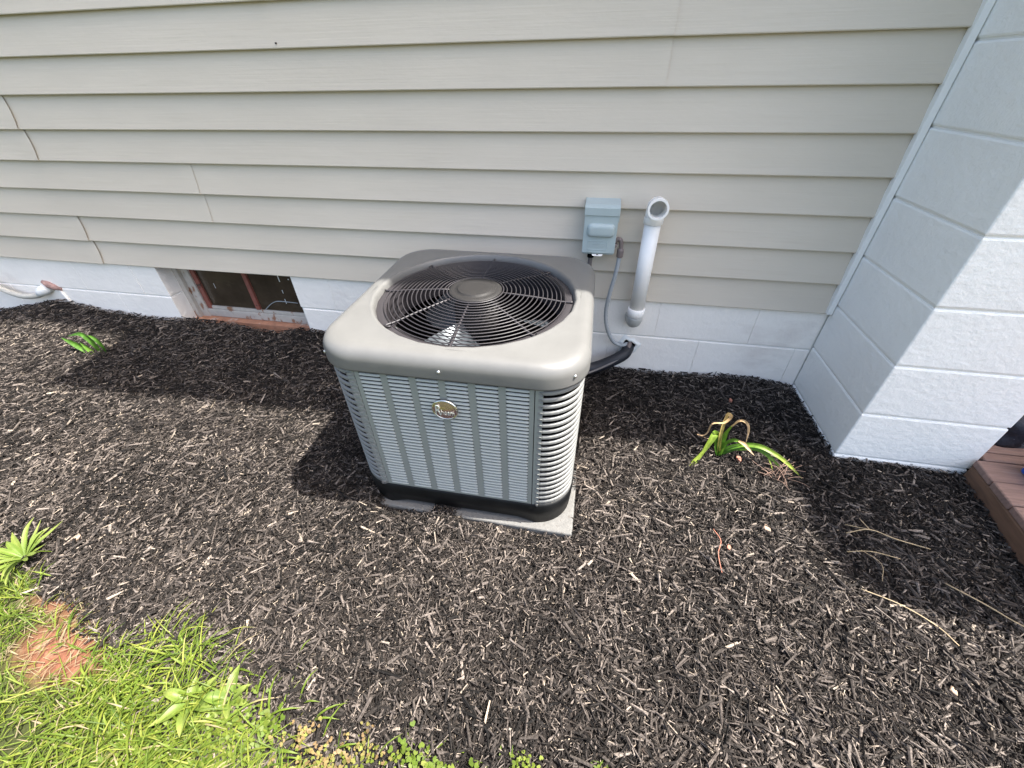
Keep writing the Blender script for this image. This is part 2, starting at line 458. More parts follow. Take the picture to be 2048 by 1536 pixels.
MB().prism([(-7.35, -.03), (4.25, -.03), (4.25, 6), (-7.35, 6)], NC*H, NC*H+.22).build('roof', M['roof'], house)
MB().box((4.0, .2, -.4), (4.2, 6, NC*H)).build('side_wall', M['siding'], house)
MB().box((-7.3, .2, -.4), (-7.1, 6, NC*H)).build('side_wall', M['siding'], house)

def bumpy_block(a, b, m, parent, bev=.0045, vb=.0016):
    (x0, y0, z0), (x1, y1, z1) = a, b
    g = .0022
    me = MB().box((x0+.0004, y0, z0+g), (x1-.0004, y1, z1-g)).mesh('concrete_block', m)
    bm = bmesh.new(); bm.from_mesh(me); bmesh.ops.recalc_face_normals(bm, faces=bm.faces)
    hz = [e for e in bm.edges if abs(e.verts[0].co.z-e.verts[1].co.z) < 1e-5]
    bmesh.ops.bevel(bm, geom=hz, offset=bev, segments=2, affect='EDGES', profile=.5)
    vt = [e for e in bm.edges if abs(e.verts[0].co.z-e.verts[1].co.z) > .1 and len(e.link_faces) == 2 and e.calc_face_angle(0) > .8]
    bmesh.ops.bevel(bm, geom=vt, offset=vb, segments=2, affect='EDGES', profile=.5)
    bm.to_mesh(me); bm.free()
    return link('concrete_block', me, parent)
WL, WR = -3.345, -2.512                                   # window opening
for (z0, z1, off) in ((-.592, -.389, -.675), (-.387, -.184, -.472), (-.182, .021, -.675)):
    x = off + .406*10
    xsb = [off + .406*i for i in range(-17, 13)]
    for x in xsb:
        x0, x1 = max(x, -7.25), min(x + .406, 4.15)
        if x1 - x0 < .03: continue
        if x0 < -.004 < x1: segs = [(x0, -.0085)]
        elif -.0085 <= x0 < .445:
            if x1 > .47: segs = [(.447, x1)]
            else: continue
        else: segs = [(x0, x1)]
        out = []
        for (p0, p1) in segs:
            if p1 <= WL or p0 >= WR or z1 < -.5: out.append((p0, p1))
            else:
                if p0 < WL - .02: out.append((p0, WL))
                if p1 > WR + .02: out.append((WR, p1))
        for (p0, p1) in out:
            bumpy_block((p0, .015 + random.uniform(-.0008, .0008), z0), (p1, .215, z1), M['block'], house)
for (a, b) in ((-7.25, WL-.004), (WR+.004, 4.15)):
    MB().box((a, .0195, -.59), (b, .21, .018)).build('mortar_bed', M['mortar'], house)

# basement window, a part of the house with frame, panes, mullion and sill
win = MB().box((WL-.004, .098, -.36), (WL+.03, .158, .015)).box((WL+.03, .118, -.36), (WL+.080, .158, .015)).box((WR-.05, .118, -.36), (WR+.004, .158, .015)) \
    .box((WL+.080, .122, -.352), (WR-.05, .156, -.305)).build('basement_window', M['frame_white'], house, bevel=.003, seg=1)
sub(MB().box((WL-.002, .085, -.41), (WR+.002, .16, -.354)).build('sill', M['sill'], None, bevel=.004), win)
sub(MB().box((WL+.081, .128, -.304), (WL+.111, .150, .01)).build('sash', M['frame_red'], None, bevel=.002, seg=1), win)
sub(MB().box((WR-.08, .128, -.304), (WR-.051, .150, .01)).build('sash', M['frame_red'], None, bevel=.002, seg=1), win)
sub(MB().box((WL+.111, .129, -.304), (WR-.08, .150, -.286)).build('sash', M['frame_white'], None, bevel=.002, seg=1), win)
sub(MB().box((-2.921, .126, -.286), (-2.893, .149, .01)).build('mullion', M['frame_red'], None, bevel=.003, seg=1), win)
sub(MB().box((WL+.111, .140, -.286), (-2.921, .144, .01)).build('pane', M['glass_dark'], None), win)
sub(MB().box((-2.893, .140, -.286), (WR-.08, .144, .01)).build('pane', M['glass_dark'], None), win)
sub(MB().box((WL+.06, .160, -.35), (WR-.06, .30, .015)).build('backing', M['dark'], None), win)
mbp = MB()
for (px_, pz, l, w_) in ((-2.70, -.10, .045, .005), (-2.69, -.055, .012, .006), (-2.655, -.05, .006, .006), (-2.705, -.17, .02, .003), (-3.15, -.17, .03, .002),
                        (-2.71, -.235, .03, .003), (-2.64, -.085, .006, .006)):
    mbp.box((px_, .1385, pz), (px_+w_, .1398, pz+l))
sub(mbp.build('paint_drips', M['caulk'], None), win)
# curved wire lying behind the right pane's foot, seen as a pale arc
pts = [(-2.865+.16*(i/12), .1375, -.284 + .062*math.sin(math.pi*.5*min(1, i/9))) for i in range(13)] + [(-2.63, .137, -.224)]
sub(MB().tube(pts, .0025, 6).build('draught_wire', M['conduit'], None), win)

# nail mark in the siding
MB().tube([(-2.198, .004, .905), (-2.198, -.006, .904)], .0026, 8).build('nail', M['dark'], house)

# ------------------------------------------------------------------ the chimney
chim = thing('chimney', 'tall white painted block chimney standing against the house wall beside the siding', 'chimney', (.21, -.2, -.4))
CX0, CX1, CY = -.008, .436, -.437
k = -3
z = .0425 - .2045*3
while z < 6.05:
    a, b = z, z + .2035
    j = random.uniform(-.0008, .0008)
    bumpy_block((CX0+j, CY+j, a), (CX1, .012, b), M['block2'], chim, .0065, .005)
    z += .2045
MB().box((CX0+.006, CY+.006, -.57), (CX1-.006, .008, z)).build('mortar_core', M['mortar'], chim)
MB().box((CX0-.05, CY-.0, z+.002), (CX1+.05, .05, z+.10)).build('cap', M['mortar'], chim, bevel=.01)

# ------------------------------------------------------------------ unseen slab added and shaped to cast the shadow by the deck (outside the frame)
caster = thing('shadow_caster', 'pale flat unseen slab added right of the chimney to cast a shadow', 'shadow caster', (2.6, -.4, 2.25))
MB().prism([(1.27, -.0165), (1.255, -.70), (1.31, -.86), (1.45, -.93), (1.75, -.965), (4.1, -1.0), (4.1, -.0165)], 2.26, 2.36).build('shadow_slab', M['roof'], caster)
MB().box((3.9, -.95, -.39), (4.0, -.86, 2.26)).build('post', M['trim'], caster)

# ------------------------------------------------------------------ disconnect box
bx = thing('disconnect_box', 'pale blue grey electrical disconnect box mounted on the siding beside the white pipe', 'electrical box', (-.976, -.01, .2))
BX0, BX1, BF = -1.040, -.9125, -.072
MB().box((BX0+.003, -.066, .2215), (BX1-.003, .0, .405)).build('housing', M['boxgrey'], bx, bevel=.003)
hood = MB()
hp = [(.004, .418), (-.060, .409), (-.0765, .400), (-.0765, .372), (-.0735, .372), (-.070, .398), (.004, .404)]
hood.add([(x, y, z) for x in (BX0-.002, BX1+.002) for (y, z) in hp],
         [tuple(range(7)), tuple(range(13, 6, -1))] + [(i, 7+i, 7+(i+1) % 7, (i+1) % 7) for i in range(7)])
hood.build('hood', M['boxgrey'], bx, bevel=.0012, seg=2, recalc=True)
doorp = MB().box((BX0, BF, .2285), (BX1, -.0675, .396)).build('door', M['boxgrey'], bx, bevel=.0015)
def boss(x0, x1, z0, z1, y, d, r=.012):
    mb = MB(); rings = []
    for (ins, yy) in ((0, 0), (.0015, -.35), (.004, -.75), (.009, -1.0), (.016, -1.05)):
        ring = []
        X0, X1, Z0, Z1 = x0+ins, x1-ins, z0+ins, z1-ins; rr = max(.003, r-ins*.4)
        for (cx_, cz_, a0) in ((X1-rr, Z1-rr, 0), (X0+rr, Z1-rr, 90), (X0+rr, Z0+rr, 180), (X1-rr, Z0+rr, 270)):
            for q in range(6):
                w = R(a0+q*18); ring.append((cx_+rr*math.cos(w), y+yy*d, cz_+rr*math.sin(w)))
        rings.append(ring)
    n = 24
    for ring in rings: mb.v += ring
    for i in range(len(rings)-1):
        for q in range(n):
            mb.f.append((i*n+q, i*n+(q+1) % n, (i+1)*n+(q+1) % n, (i+1)*n+q)); mb.sm.append(True)
    mb.f.append(tuple((len(rings)-1)*n+q for q in range(n))); mb.sm.append(True)
    return mb
sub(boss(-1.026, -.9215, .291, .343, BF, .013, .016).build('raised_panel', M['boxgrey'], None, recalc=True), doorp)
def outline(x0, x1, z0, z1, y, r, w):
    mb = MB(); pts = []
    for (cx_, cz_, a0) in ((x1-r, z1-r, 0), (x0+r, z1-r, 90), (x0+r, z0+r, 180), (x1-r, z0+r, 270)):
        for q in range(5):
            a = R(a0+q*22.5); pts.append((cx_+r*math.cos(a), y, cz_+r*math.sin(a)))
    pts.append(pts[0]); pts.append(pts[1])
    return mb.tube(pts, w, 6, cap=False)
sub(outline(-1.019, -.944, .2415, .276, BF-.0003, .006, .0015).build('embossed_border', M['boxgrey'], None), doorp)

def text_obj(name, s, size, depth, m, parent, mtx, font_scale_x=1.0, shear=0, align='CENTER', bold=.0):
    cu = bpy.data.curves.new(name, 'FONT'); cu.body = s; cu.size = size; cu.extrude = depth; cu.align_x = align; cu.align_y = 'CENTER'
    cu.shear = shear; cu.offset = bold; cu.resolution_u = 3
    t = bpy.data.objects.new(name, cu); col.objects.link(t)
    dg = bpy.context.evaluated_depsgraph_get()
    me = bpy.data.meshes.new_from_object(t.evaluated_get(dg))
    bpy.data.objects.remove(t); bpy.data.curves.remove(cu)
    me.transform(mtx @ Matrix.Scale(font_scale_x, 4, (1, 0, 0)))
    me.materials.clear(); me.materials.append(m)
    o = bpy.data.objects.new(name, me); col.objects.link(o)
    if parent is not None: o.parent = parent
    return o
FR = Matrix.Rotation(R(90), 4, 'X')                        # text plane -> facing -Y
sub(text_obj('embossed_lettering', 'ITE', .0215, .0013, M['boxgrey'], None, Matrix.Translation((-.9905, BF-.0004, .2590)) @ FR, 1.05, .2, bold=.0004), doorp)
sub(text_obj('embossed_lettering', 'G', .0215, .0013, M['boxgrey'], None, Matrix.Translation((-.9625, BF-.0004, .2590)) @ FR, 1.25, .2, bold=.0004), doorp)
mb = MB().prism([(-1.000, -.074), (-.956, -.074), (-.9585, -.0885), (-.965, -.0935), (-.991, -.0935), (-.9975, -.0885)], .2235, .2255)
mb.build('hasp', M['pvc'], bx, bevel=.0006, seg=1)
MB().tube([(-.978, -.084, .2262), (-.978, -.084, .2275)], .0035, 10).build('hasp_hole', M['dark'], bx)
MB().box((BX1+.0005, -.058, .345), (BX1+.004, -.03, .371)).build('hinge_ear', M['boxgrey'], bx, bevel=.001, seg=1)

# ------------------------------------------------------------------ conduits
def bez(pts, n=8):
    """Catmull-Rom through pts"""
    P_ = [Vector(p) for p in pts]; P_ = [P_[0]*2-P_[1]] + P_ + [P_[-1]*2-P_[-2]]; out = []
    for i in range(1, len(P_)-2):
        for q in range(n):
            t = q/n; a, b, c, d = P_[i-1:i+3]
            out.append(.5*((2*b) + (c-a)*t + (2*a-5*b+4*c-d)*t*t + (3*b-a-3*c+d)*t**3))
    out.append(P_[-2]); return out
cd = thing('flexible_conduit', 'grey flexible conduit curving from the electrical box down into the foundation', 'conduit', (-.885, -.02, -.23))
path = bez([(-.8875, -.045, .214), (-.892, -.044, .14), (-.904, -.040, .05), (-.910, -.034, -.04), (-.896, -.03, -.125), (-.862, -.024, -.195), (-.826, -.012, -.224), (-.795, .004, -.229), (-.782, .03, -.228)], 14)
rs = [.0088 + .0005*math.sin(i*2.2) for i in range(len(path))]
MB().tube(path, rs, 12).build('conduit_sleeve', M['conduit'], cd)
fit_ = MB().tube(bez([(-.914, -.045, .268), (-.902, -.045, .279), (-.890, -.045, .270), (-.8872, -.045, .240)], 6), .0088, 14).build('elbow_fitting', M['fitting'], cd)
sub(MB().tube([(-.8872, -.045, .243), (-.8872, -.045, .238), (-.8872, -.045, .2335), (-.8874, -.045, .210), (-.8875, -.045, .2065)], [.0098, .0135, .0142, .0136, .011], 10, smooth=False).build('lock_nut', M['fitting'], None), fit_)
sub(MB().tube([(-.9145, -.045, .254), (-.908, -.045, .249)], .012, 10).build('gland_nut', M['fitting'], None), fit_)

cd2 = thing('whip_conduit', 'short dark conduit dropping from the box bottom behind the air conditioner', 'conduit', (-1.004, -.03, -.2))
MB().tube(bez([(-1.003, -.032, .222), (-1.004, -.032, .12), (-1.006, -.04, -.02), (-1.01, -.09, -.14), (-1.03, -.17, -.20)], 8), .0095, 12).build('conduit_sleeve', M['cable'], cd2)
MB().tube([(-1.003, -.032, .2215), (-1.003, -.032, .197)], .0135, 8, smooth=False).build('lock_nut', M['dark'], cd2)

# refrigerant lines through the wall
ls = thing('refrigerant_line', 'black foam wrapped refrigerant line running from the foundation hole behind the unit', 'pipe', (-.82, -.05, -.3))
MB().tube(bez([(-.776, .03, -.252), (-.784, -.005, -.254), (-.800, -.034, -.263), (-.845, -.060, -.283), (-.93, -.085, -.318), (-1.02, -.12, -.322), (-1.10, -.19, -.30)], 8), [.027]*48+[.027], 14).build('foam_sleeve', M['insul'], ls)
MB().tube(bez([(-.780, .03, -.236), (-.786, -.012, -.243), (-.800, -.052, -.256), (-.845, -.082, -.278), (-.93, -.112, -.318), (-1.01, -.15, -.335)], 8), .0058, 8).build('control_cable', M['cable'], ls)
MB().tube(bez([(-.775, .025, -.222), (-.781, -.008, -.235), (-.786, -.028, -.262)], 5), .012, 8).build('tape_wrap', M['fitting'], ls)
mb = MB(); n = 22
for rr, yy in ((.030, .0145), (.037, .006), (.044, .009), (.055, .0148)):
    for q in range(n):
        w = 2*math.pi*q/n; f_ = 1 + .16*math.sin(3*w+1)+.1*math.sin(7*w)
        mb.v.append((-.781+rr*f_*math.cos(w)*.9, yy, -.242+rr*f_*math.sin(w)))
for i in range(3):
    for q in range(n):
        mb.f.append((i*n+q, i*n+(q+1) % n, (i+1)*n+(q+1) % n, (i+1)*n+q)); mb.sm.append(True)
mb.build('caulk_ring', M['caulk'], ls, recalc=True)
hole = MB(); hole.add([(-.781+.034*math.cos(2*math.pi*q/16), .0138, -.242+.036*math.sin(2*math.pi*q/16)) for q in range(16)], [tuple(range(16))])
hole.build('wall_hole', M['dark'], ls)

# ------------------------------------------------------------------ vent pipe
vp = thing('vent_pipe', 'white plastic vent pipe with an open elbow rising in front of the siding', 'pipe', (-.782, -.05, -.1))
px0, py0 = -.7835, -.052
MB().tube([(px0, py0, -.034), (px0, py0, .37)], .0305, 32).build('straight_pipe', M['pvc'], vp)
def arc(c, rad, a0, a1, n=14):   # in the YZ plane
    return [(px0, c[0]+rad*math.cos(a0+(a1-a0)*i/n), c[1]+rad*math.sin(a0+(a1-a0)*i/n)) for i in range(n+1)]
low = MB().tube([(px0-.004, .017, -.083)] + [(px0-.003, .0, -.083)] + arc((-.012, -.043), .040, -math.pi/2, -math.pi, 10), .0335, 28)
lo_ = low.build('lower_elbow', M['pvc_grey'], vp)
sub(MB().tube([(px0, py0, -.043), (px0, py0, -.041), (px0, py0, -.010), (px0, py0, -.008)], [.0345, .0365, .0365, .034], 32).build('collar', M['pvc'], None), lo_)
# upper elbow: hollow, opening towards the yard
R1 = .0335; R0 = .0292
cen = arc((py0-.036, .378), .036, 0, math.pi/2, 12)
outer = [(px0, py0, .345), (px0, py0, .347), (px0, py0, .372)]
up = MB()
up.tube(outer, [.0335, .0365, .0365], 32, cap=False)
up.tube([(px0, py0, .372)] + cen + [(px0, py0-.052, .414)], R1, 32, cap=False)
up.tube([(px0, py0, .30)] + cen + [(px0, py0-.060, .414), (px0, py0-.078, .414)], R0, 32, cap=False)
up.tube([(px0, py0-.052, .414), (px0, py0-.053, .414), (px0, py0-.078, .414), (px0, py0-.0782, .414)], [.0335, .0368, .0368, .0365], 32, cap=False)
# annular mouth
n = 32; b = len(up.v)
for rr, yy in ((.0365, py0-.0782), (.0292, py0-.0782)):
    up.v += [(px0+rr*math.cos(2*math.pi*q/n), yy, .414+rr*math.sin(2*math.pi*q/n)) for q in range(n)]
up.f += [(b+q, b+(q+1) % n, b+n+(q+1) % n, b+n+q) for q in range(n)]; up.sm += [False]*n
up.build('upper_elbow', M['pvc'], vp, recalc=True)

# ------------------------------------------------------------------ conduit on the far left
lc = thing('foundation_conduit', 'cream conduit sagging into the white foundation at the far left', 'conduit', (-4.4, .0, -.3))
MB().tube(bez([(-5.1, -.035, .10), (-4.85, -.032, .0), (-4.70, -.030, -.09), (-4.58, -.026, -.185), (-4.45, -.022, -.238), (-4.33, -.016, -.235), (-4.26, -.004, -.212), (-4.20, .022, -.19)], 8), .0165, 14).build('conduit_sleeve', M['cream'], lc)
o = MB().tube([(-4.285, -.018, -.222), (-4.262, -.012, -.205), (-4.238, -.002, -.193), (-4.215, .014, -.183)], [.017, .027, .029, .02], 10).build('caulk_blob', M['caulk'], lc)
o = MB().tube([(-4.235, .012, -.15), (-4.20, .008, -.162), (-4.165, .009, -.178), (-4.13, .013, -.192)], [.012, .021, .019, .008], 9).build('patch', M['rust'], lc)
MB().tube([(-4.145, .012, -.195), (-4.120, .009, -.30)], .0075, 8).build('drain_stub', M['block'], lc)

# ------------------------------------------------------------------ concrete pad
pad = thing('concrete_pad', 'speckled concrete pad half buried in mulch under the air conditioner', 'concrete pad', (-1.31, -.57, -.43))
def rough_slab(x0, x1, y0, y1, z0, z1):
    return MB().box((x0, y0, z0), (x1, y1, z1)).build('slab', M['concrete'], pad, bevel=.006, seg=2)
rough_slab(-1.655, -.966, -.940, -.20, -.48, -.4005)

# ------------------------------------------------------------------ air conditioner
ac = thing('air_conditioner', 'large square grey air conditioning condenser with a round fan grille on top', 'air conditioner', world=False)
_x = Vector((0.99991864, 0.01111217, -0.00626351)); _y = Vector((-0.01101323, 0.99981741, 0.01561569)); _z = Vector((0.00643589, -0.01554544, 0.99985845))
ac.matrix_world = Matrix(((_x.x, _y.x, _z.x, -1.35066), (_x.y, _y.y, _z.y, -.55859), (_x.z, _y.z, _z.z, -.36213), (0, 0, 0, 1)))
A = .372; RC = .1236; TOP = .621; LB = .5535; CB = .070; CA = .362

def rsq(a, rc, n=10, side=6):
    """closed rounded square, counter-clockwise"""
    out = []
    cs = [(1, 1, 0), (-1, 1, 90), (-1, -1, 180), (1, -1, 270)]
    for (sx, sy, a0) in cs:
        for q in range(n+1):
            w = R(a0 + 90*q/n); out.append((sx*(a-rc)+rc*math.cos(w), sy*(a-rc)+rc*math.sin(w)))
        w = R(a0+90); nx_ = cs[(cs.index((sx, sy, a0))+1) % 4]
        x0_, y0_ = out[-1]; x1_, y1_ = nx_[0]*(a-rc)+rc*math.cos(w), nx_[1]*(a-rc)+rc*math.sin(w)
        for q in range(1, side): out.append((x0_+(x1_-x0_)*q/side, y0_+(y1_-y0_)*q/side))
    return out
# lid: skirt, rolled shoulder, flat top, rolled lip down into the opening
lid = MB(); rings = []
for (ins, z_) in ((.003, LB+.001), (0, LB), (0, LB+.004), (0, .585), (.0015, .594), (.0055, .604), (.012, .6125), (.021, .618), (.033, .6205), (.044, TOP)):
    rings.append([(x, y, z_) for (x, y) in rsq(A-ins, RC-ins*.8)])
n = len(rings[0])
# circle ring points matched by angle
base_ring = rings[-1]
def circ(rr, z_): 
    out = []
    for (x, y, _) in base_ring:
        w = math.atan2(y, x); out.append((rr*math.cos(w), rr*math.sin(w), z_))
    return out
for (rr, z_) in ((.330, TOP), (.325, .6222), (.3205, .6225), (.3165, .6205), (.3135, .616), (.311, .608), (.3095, .598)):
    rings.append(circ(rr, z_))
# the circle is wider than the flat allows near the sides: keep the flat ring outside of it
for rg in rings: lid.v += rg
for i in range(len(rings)-1):
    for q in range(n):
        lid.f.append((i*n+q, i*n+(q+1) % n, (i+1)*n+(q+1) % n, (i+1)*n+q)); lid.sm.append(True)
lid_o = lid.build('lid', M['acgrey'], ac)

# fan grille (part) with rings, spokes and hub cap as sub-parts
flange = MB().lathe([(.3095, .6005), (.305, .6025), (.288, .6035), (.280, .601), (.277, .590), (.277, .50)], 96)
gr = flange.build('fan_grille', M['grille'], ac)
def dome(r_): return .6065 + .0235*(1-(r_/.30)**2)
nring = 14
for i in range(nring):
    rr = .100 + (.284-.100)*i/(nring-1)
    o = MB().torus(rr, dome(rr), .00175, 96, 6).build('grille_ring', M['grille'], None); o.parent = gr
o = MB().torus(.089, dome(.089)+.001, .0022, 60, 6).build('grille_ring', M['grille'], None); o.parent = gr
sp_me = MB().tube([(.07, 0, dome(.07)-.004), (.12, 0, dome(.12)-.0037), (.2, 0, dome(.2)-.0037), (.27, 0, dome(.27)-.0037), (.300, 0, .6068), (.306, 0, .6078)], .0033, 8).mesh('spoke', M['grille'])
hook = MB()
for i in range(8):
    o = bpy.data.objects.new('spoke', sp_me); col.objects.link(o); o.parent = gr; o.rotation_euler.z = R(45*i + 1)
    if i % 2:
        w = R(45*i+1); c_, s_ = math.cos(w), math.sin(w)
        hk = [(.300, 0), (.304, .006), (.300, .013), (.291, .016)]
        hook.tube([(a_*c_-b_*s_, a_*s_+b_*c_, .6075) for a_, b_ in hk], .0027, 8)
o = hook.build('mounting_hook', M['grille'], None); o.parent = gr
zc = dome(.08)+.001
hub = MB().lathe([(.0835, zc-.004), (.084, zc), (.081, zc+.003), (.070, zc+.0045), (.056, zc+.005), (.0555, zc+.0072), (.053, zc+.0082), (.03, zc+.0092), (.0001, zc+.0095)], 64)
o = hub.build('hub_cap', M['hub'], None); o.parent = gr

# motor and fan blades
MB().lathe([(.0001, .585), (.068, .585), (.071, .578), (.071, .50), (.05, .48), (.0001, .48)], 40).build('motor', M['hub'], ac)
MB().lathe([(.0001, .482), (.045, .482), (.047, .476), (.047, .462), (.0001, .462)], 32).build('fan_hub', M['alu'], ac)
def blade(ang):
    mb = MB(); nr, nt = 9, 9; vs = []
    for i in range(nr):
        t = i/(nr-1); rr = .045 + (.268-.045)*t
        half = R(13 + 14*math.sin(math.pi*min(1, .25+t*.62)))
        sweep = R(-14*t)
        for j in range(nt):
            u = j/(nt-1)*2-1
            w = ang + sweep + u*half
            zz = .502 - .052*u*(1-.35*t) - .012*(u*u)*t
            vs.append((rr*math.cos(w), rr*math.sin(w), zz))
    fs = [(i*nt+j, i*nt+j+1, (i+1)*nt+j+1, (i+1)*nt+j) for i in range(nr-1) for j in range(nt-1)]
    mb.add(vs, fs, True)
    m_ = len(vs); mb.add([(x, y, z-.0015) for x, y, z in vs], [f[::-1] for f in fs], True)
    return mb
for a_ in (-92, 28, 148):
    blade(R(a_)).build('fan_blade', M['alu'], ac)

# coil behind the louvers, a dark finned block
coil = MB()
ro = rsq(.330, .095); ri = rsq(.300, .075); n = len(ro)
coil.v += [(x, y, .075) for x, y in ro] + [(x, y, .548) for x, y in ro] + [(x, y, .548) for x, y in ri] + [(x, y, .075) for x, y in ri]
for a_ in range(4):
    b_ = (a_+1) % 4
    for q in range(n):
        coil.f.append((a_*n+q, a_*n+(q+1) % n, b_*n+(q+1) % n, b_*n+q)); coil.sm.append(False)
coil.build('coil', M['fin'], ac)
MB().prism(rsq(.335, .10), .070, .0745).build('pan_floor', M['dark'], ac)

# front and rear louver panels
PW = .4915; PX = -.005
def panel_frame(yf, sgn):
    mb = MB()
    xs_ = [PX + .0805*(i-2.5) for i in range(6)]
    e0, e1 = PX-PW/2+.0012, PX+PW/2-.0012
    cuts = [e0] + [v for x in xs_ for v in (x-.0305, x+.0305)] + [e1]
    y0_, y1_ = (yf, yf+.006) if sgn > 0 else (yf-.006, yf)
    for i in range(0, len(cuts), 2): mb.box((cuts[i], y0_, CB+.001), (cuts[i+1], y1_, LB-.001))
    for i in range(1, len(cuts)-1, 2):
        mb.box((cuts[i], y0_, CB+.001), (cuts[i+1], y1_, CB+.0085)); mb.box((cuts[i], y0_, LB-.0065), (cuts[i+1], y1_, LB-.001))
    return mb
pan = panel_frame(-CA, 1).build('louver_panel', M['acpanel'], ac)
pit = (LB-.0065 - (CB+.0085))/35
# one louver: a hood that swells outward towards its lower lip, rounded ends
def louver_mesh():
    hw = .0305; vs = []; cols = [(-1, 0), (-.93, .6), (-.84, 1), (.84, 1), (.93, .6), (1, 0)]
    for (u, k_) in cols:
        d = .0019*k_
        vs += [(u*hw, .003, pit*(.60-.08*(1-k_))), (u*hw, -.0002*k_, pit*.54), (u*hw, -d*.85, pit*.30), (u*hw, -d, pit*.17), (u*hw, -d*.85, pit*.11), (u*hw, .003, pit*.10)]
    fs = [(i*6+j, (i+1)*6+j, (i+1)*6+j+1, i*6+j+1) for i in range(5) for j in range(5)]
    return MB().add(vs, [f[::-1] for f in fs], False)
lm = louver_mesh().mesh('louver', M['louver'])
for c_ in range(6):
    for r_ in range(35):
        o = bpy.data.objects.new('louver', lm); col.objects.link(o); o.parent = ac
        o.location = (PX + .0805*(c_-2.5), -CA, CB+.0085 + pit*r_)
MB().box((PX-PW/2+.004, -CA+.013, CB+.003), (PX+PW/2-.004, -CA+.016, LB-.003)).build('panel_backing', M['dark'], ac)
rear = MB().box((PX-PW/2, CA-.006, CB+.001), (PX+PW/2, CA, LB-.001)); rear.build('rear_panel', M['acpanel'], ac)

# corner and side slats wrapping round from the front seam to the rear seam
NS = 21; sp = (LB-CB-.010)/NS
def side_path(sgn, x_in, a=CA, rc=.112):
    pts = [(x_in, -a), ((x_in + a-rc)/2, -a)]
    for q in range(0, 11):
        w = R(-90 + 9*q); pts.append((a-rc+rc*math.cos(w), -(a-rc)+rc*math.sin(w)))
    pts += [(a, -.12), (a, 0), (a, .12)]
    for q in range(0, 9):
        w = R(11.25*q); pts.append((a-rc+rc*math.cos(w), (a-rc)+rc*math.sin(w)))
    pts.append((x_in, a))
    return [(sgn*x, y) for x, y in pts]
def sweep(path, prof, flip):
    """prof: (outward offset, z)"""
    mb = MB(); m_ = len(path); k_ = len(prof); vs = []
    for i, (x, y) in enumerate(path):
        p0 = Vector(path[max(i-1, 0)]); p1 = Vector(path[min(i+1, m_-1)]); t = (p1-p0).normalized()
        nrm = Vector((t.y, -t.x)) * (-1 if flip else 1)
        for (d, z_) in prof: vs.append((x+nrm.x*d, y+nrm.y*d, z_))
    fs = []
    for i in range(m_-1):
        for j in range(k_-1):
            f_ = (i*k_+j, (i+1)*k_+j, (i+1)*k_+j+1, i*k_+j+1)
            fs.append(f_[::-1] if flip else f_)
    mb.add(vs, fs, False)
    mb.f.append(tuple(range(k_))); mb.sm.append(False); mb.f.append(tuple((m_-1)*k_+j for j in range(k_))); mb.sm.append(False)
    return mb
for sgn in (1, -1):
    sx = PX*sgn + PW/2 + .0012 if sgn > 0 else PW/2 - PX + .0012
    xin = sx + .020
    path = side_path(sgn, xin)
    me = sweep(path, [(-.003, .0), (-.0002, .0006), (.0008, .0022), (.0009, .0068), (.0001, .0100), (-.002, .0116), (-.004, .0118)], sgn < 0).mesh('slat', M['slat'])
    for r_ in range(NS):
        o = bpy.data.objects.new('slat', me); col.objects.link(o); o.parent = ac; o.location = (0, 0, CB+.006+sp*r_+.003)
    for yf, y2 in ((-CA, -CA+.006), (CA-.006, CA)):
        MB().box((min(sgn*sx, sgn*xin), yf, CB+.001), (max(sgn*sx, sgn*xin), y2, LB-.001)).build('corner_post', M['acpanel'], ac)
    sweep(path, [(-.006, CB+.0005), (.0, CB+.0005), (.0, CB+.0075), (-.006, CB+.0075)], sgn < 0).build('bottom_rail', M['acgrey'], ac)
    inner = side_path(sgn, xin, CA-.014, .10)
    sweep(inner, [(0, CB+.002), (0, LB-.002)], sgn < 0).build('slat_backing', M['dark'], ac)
    # wire guard just behind the slats
    if True:
        mbw = MB()
        for q in range(5, len(path)-3, 4):
            x, y = side_path(sgn, xin, CA-.009, .105)[q]
            mbw.tube([(x, y, CB+.004), (x, y, LB-.004)], .0013, 5)
        mbw.build('wire_guard', M['fin'], ac)

# base pan with feet
bo = rsq(.3665, .118, 10, 10); bi = rsq(.352, .106, 10, 10); n = len(bo)
bp_ = MB()
def footz(x, y):
    m_ = max(abs(x), abs(y)); s_ = min(abs(x), abs(y))
    f_ = min(1, max(0, (s_-.232)/.028))
    return .026*(1-f_) - .038
ringz = [[(x, y, .0705) for x, y in rsq(.357, .108, 10, 10)], [(x, y, .0695) for x, y in rsq(.3625, .114, 10, 10)], [(x, y, .064) for x, y in bo],
         [(x*.997, y*.997, .03) for x, y in bo], [(x*.985, y*.985, footz(x, y)+.001) for x, y in bo], [(x*.93, y*.93, footz(x, y)) for x, y in bi], [(x*.9, y*.9, .06) for x, y in bi]]
for rg in ringz: bp_.v += rg
for i in range(len(ringz)-1):
    for q in range(n):
        bp_.f.append((i*n+q, (i+1)*n+q, (i+1)*n+(q+1) % n, i*n+(q+1) % n)); bp_.sm.append(True)
bp_.build('base_pan', M['black_plastic'], ac, recalc=True)

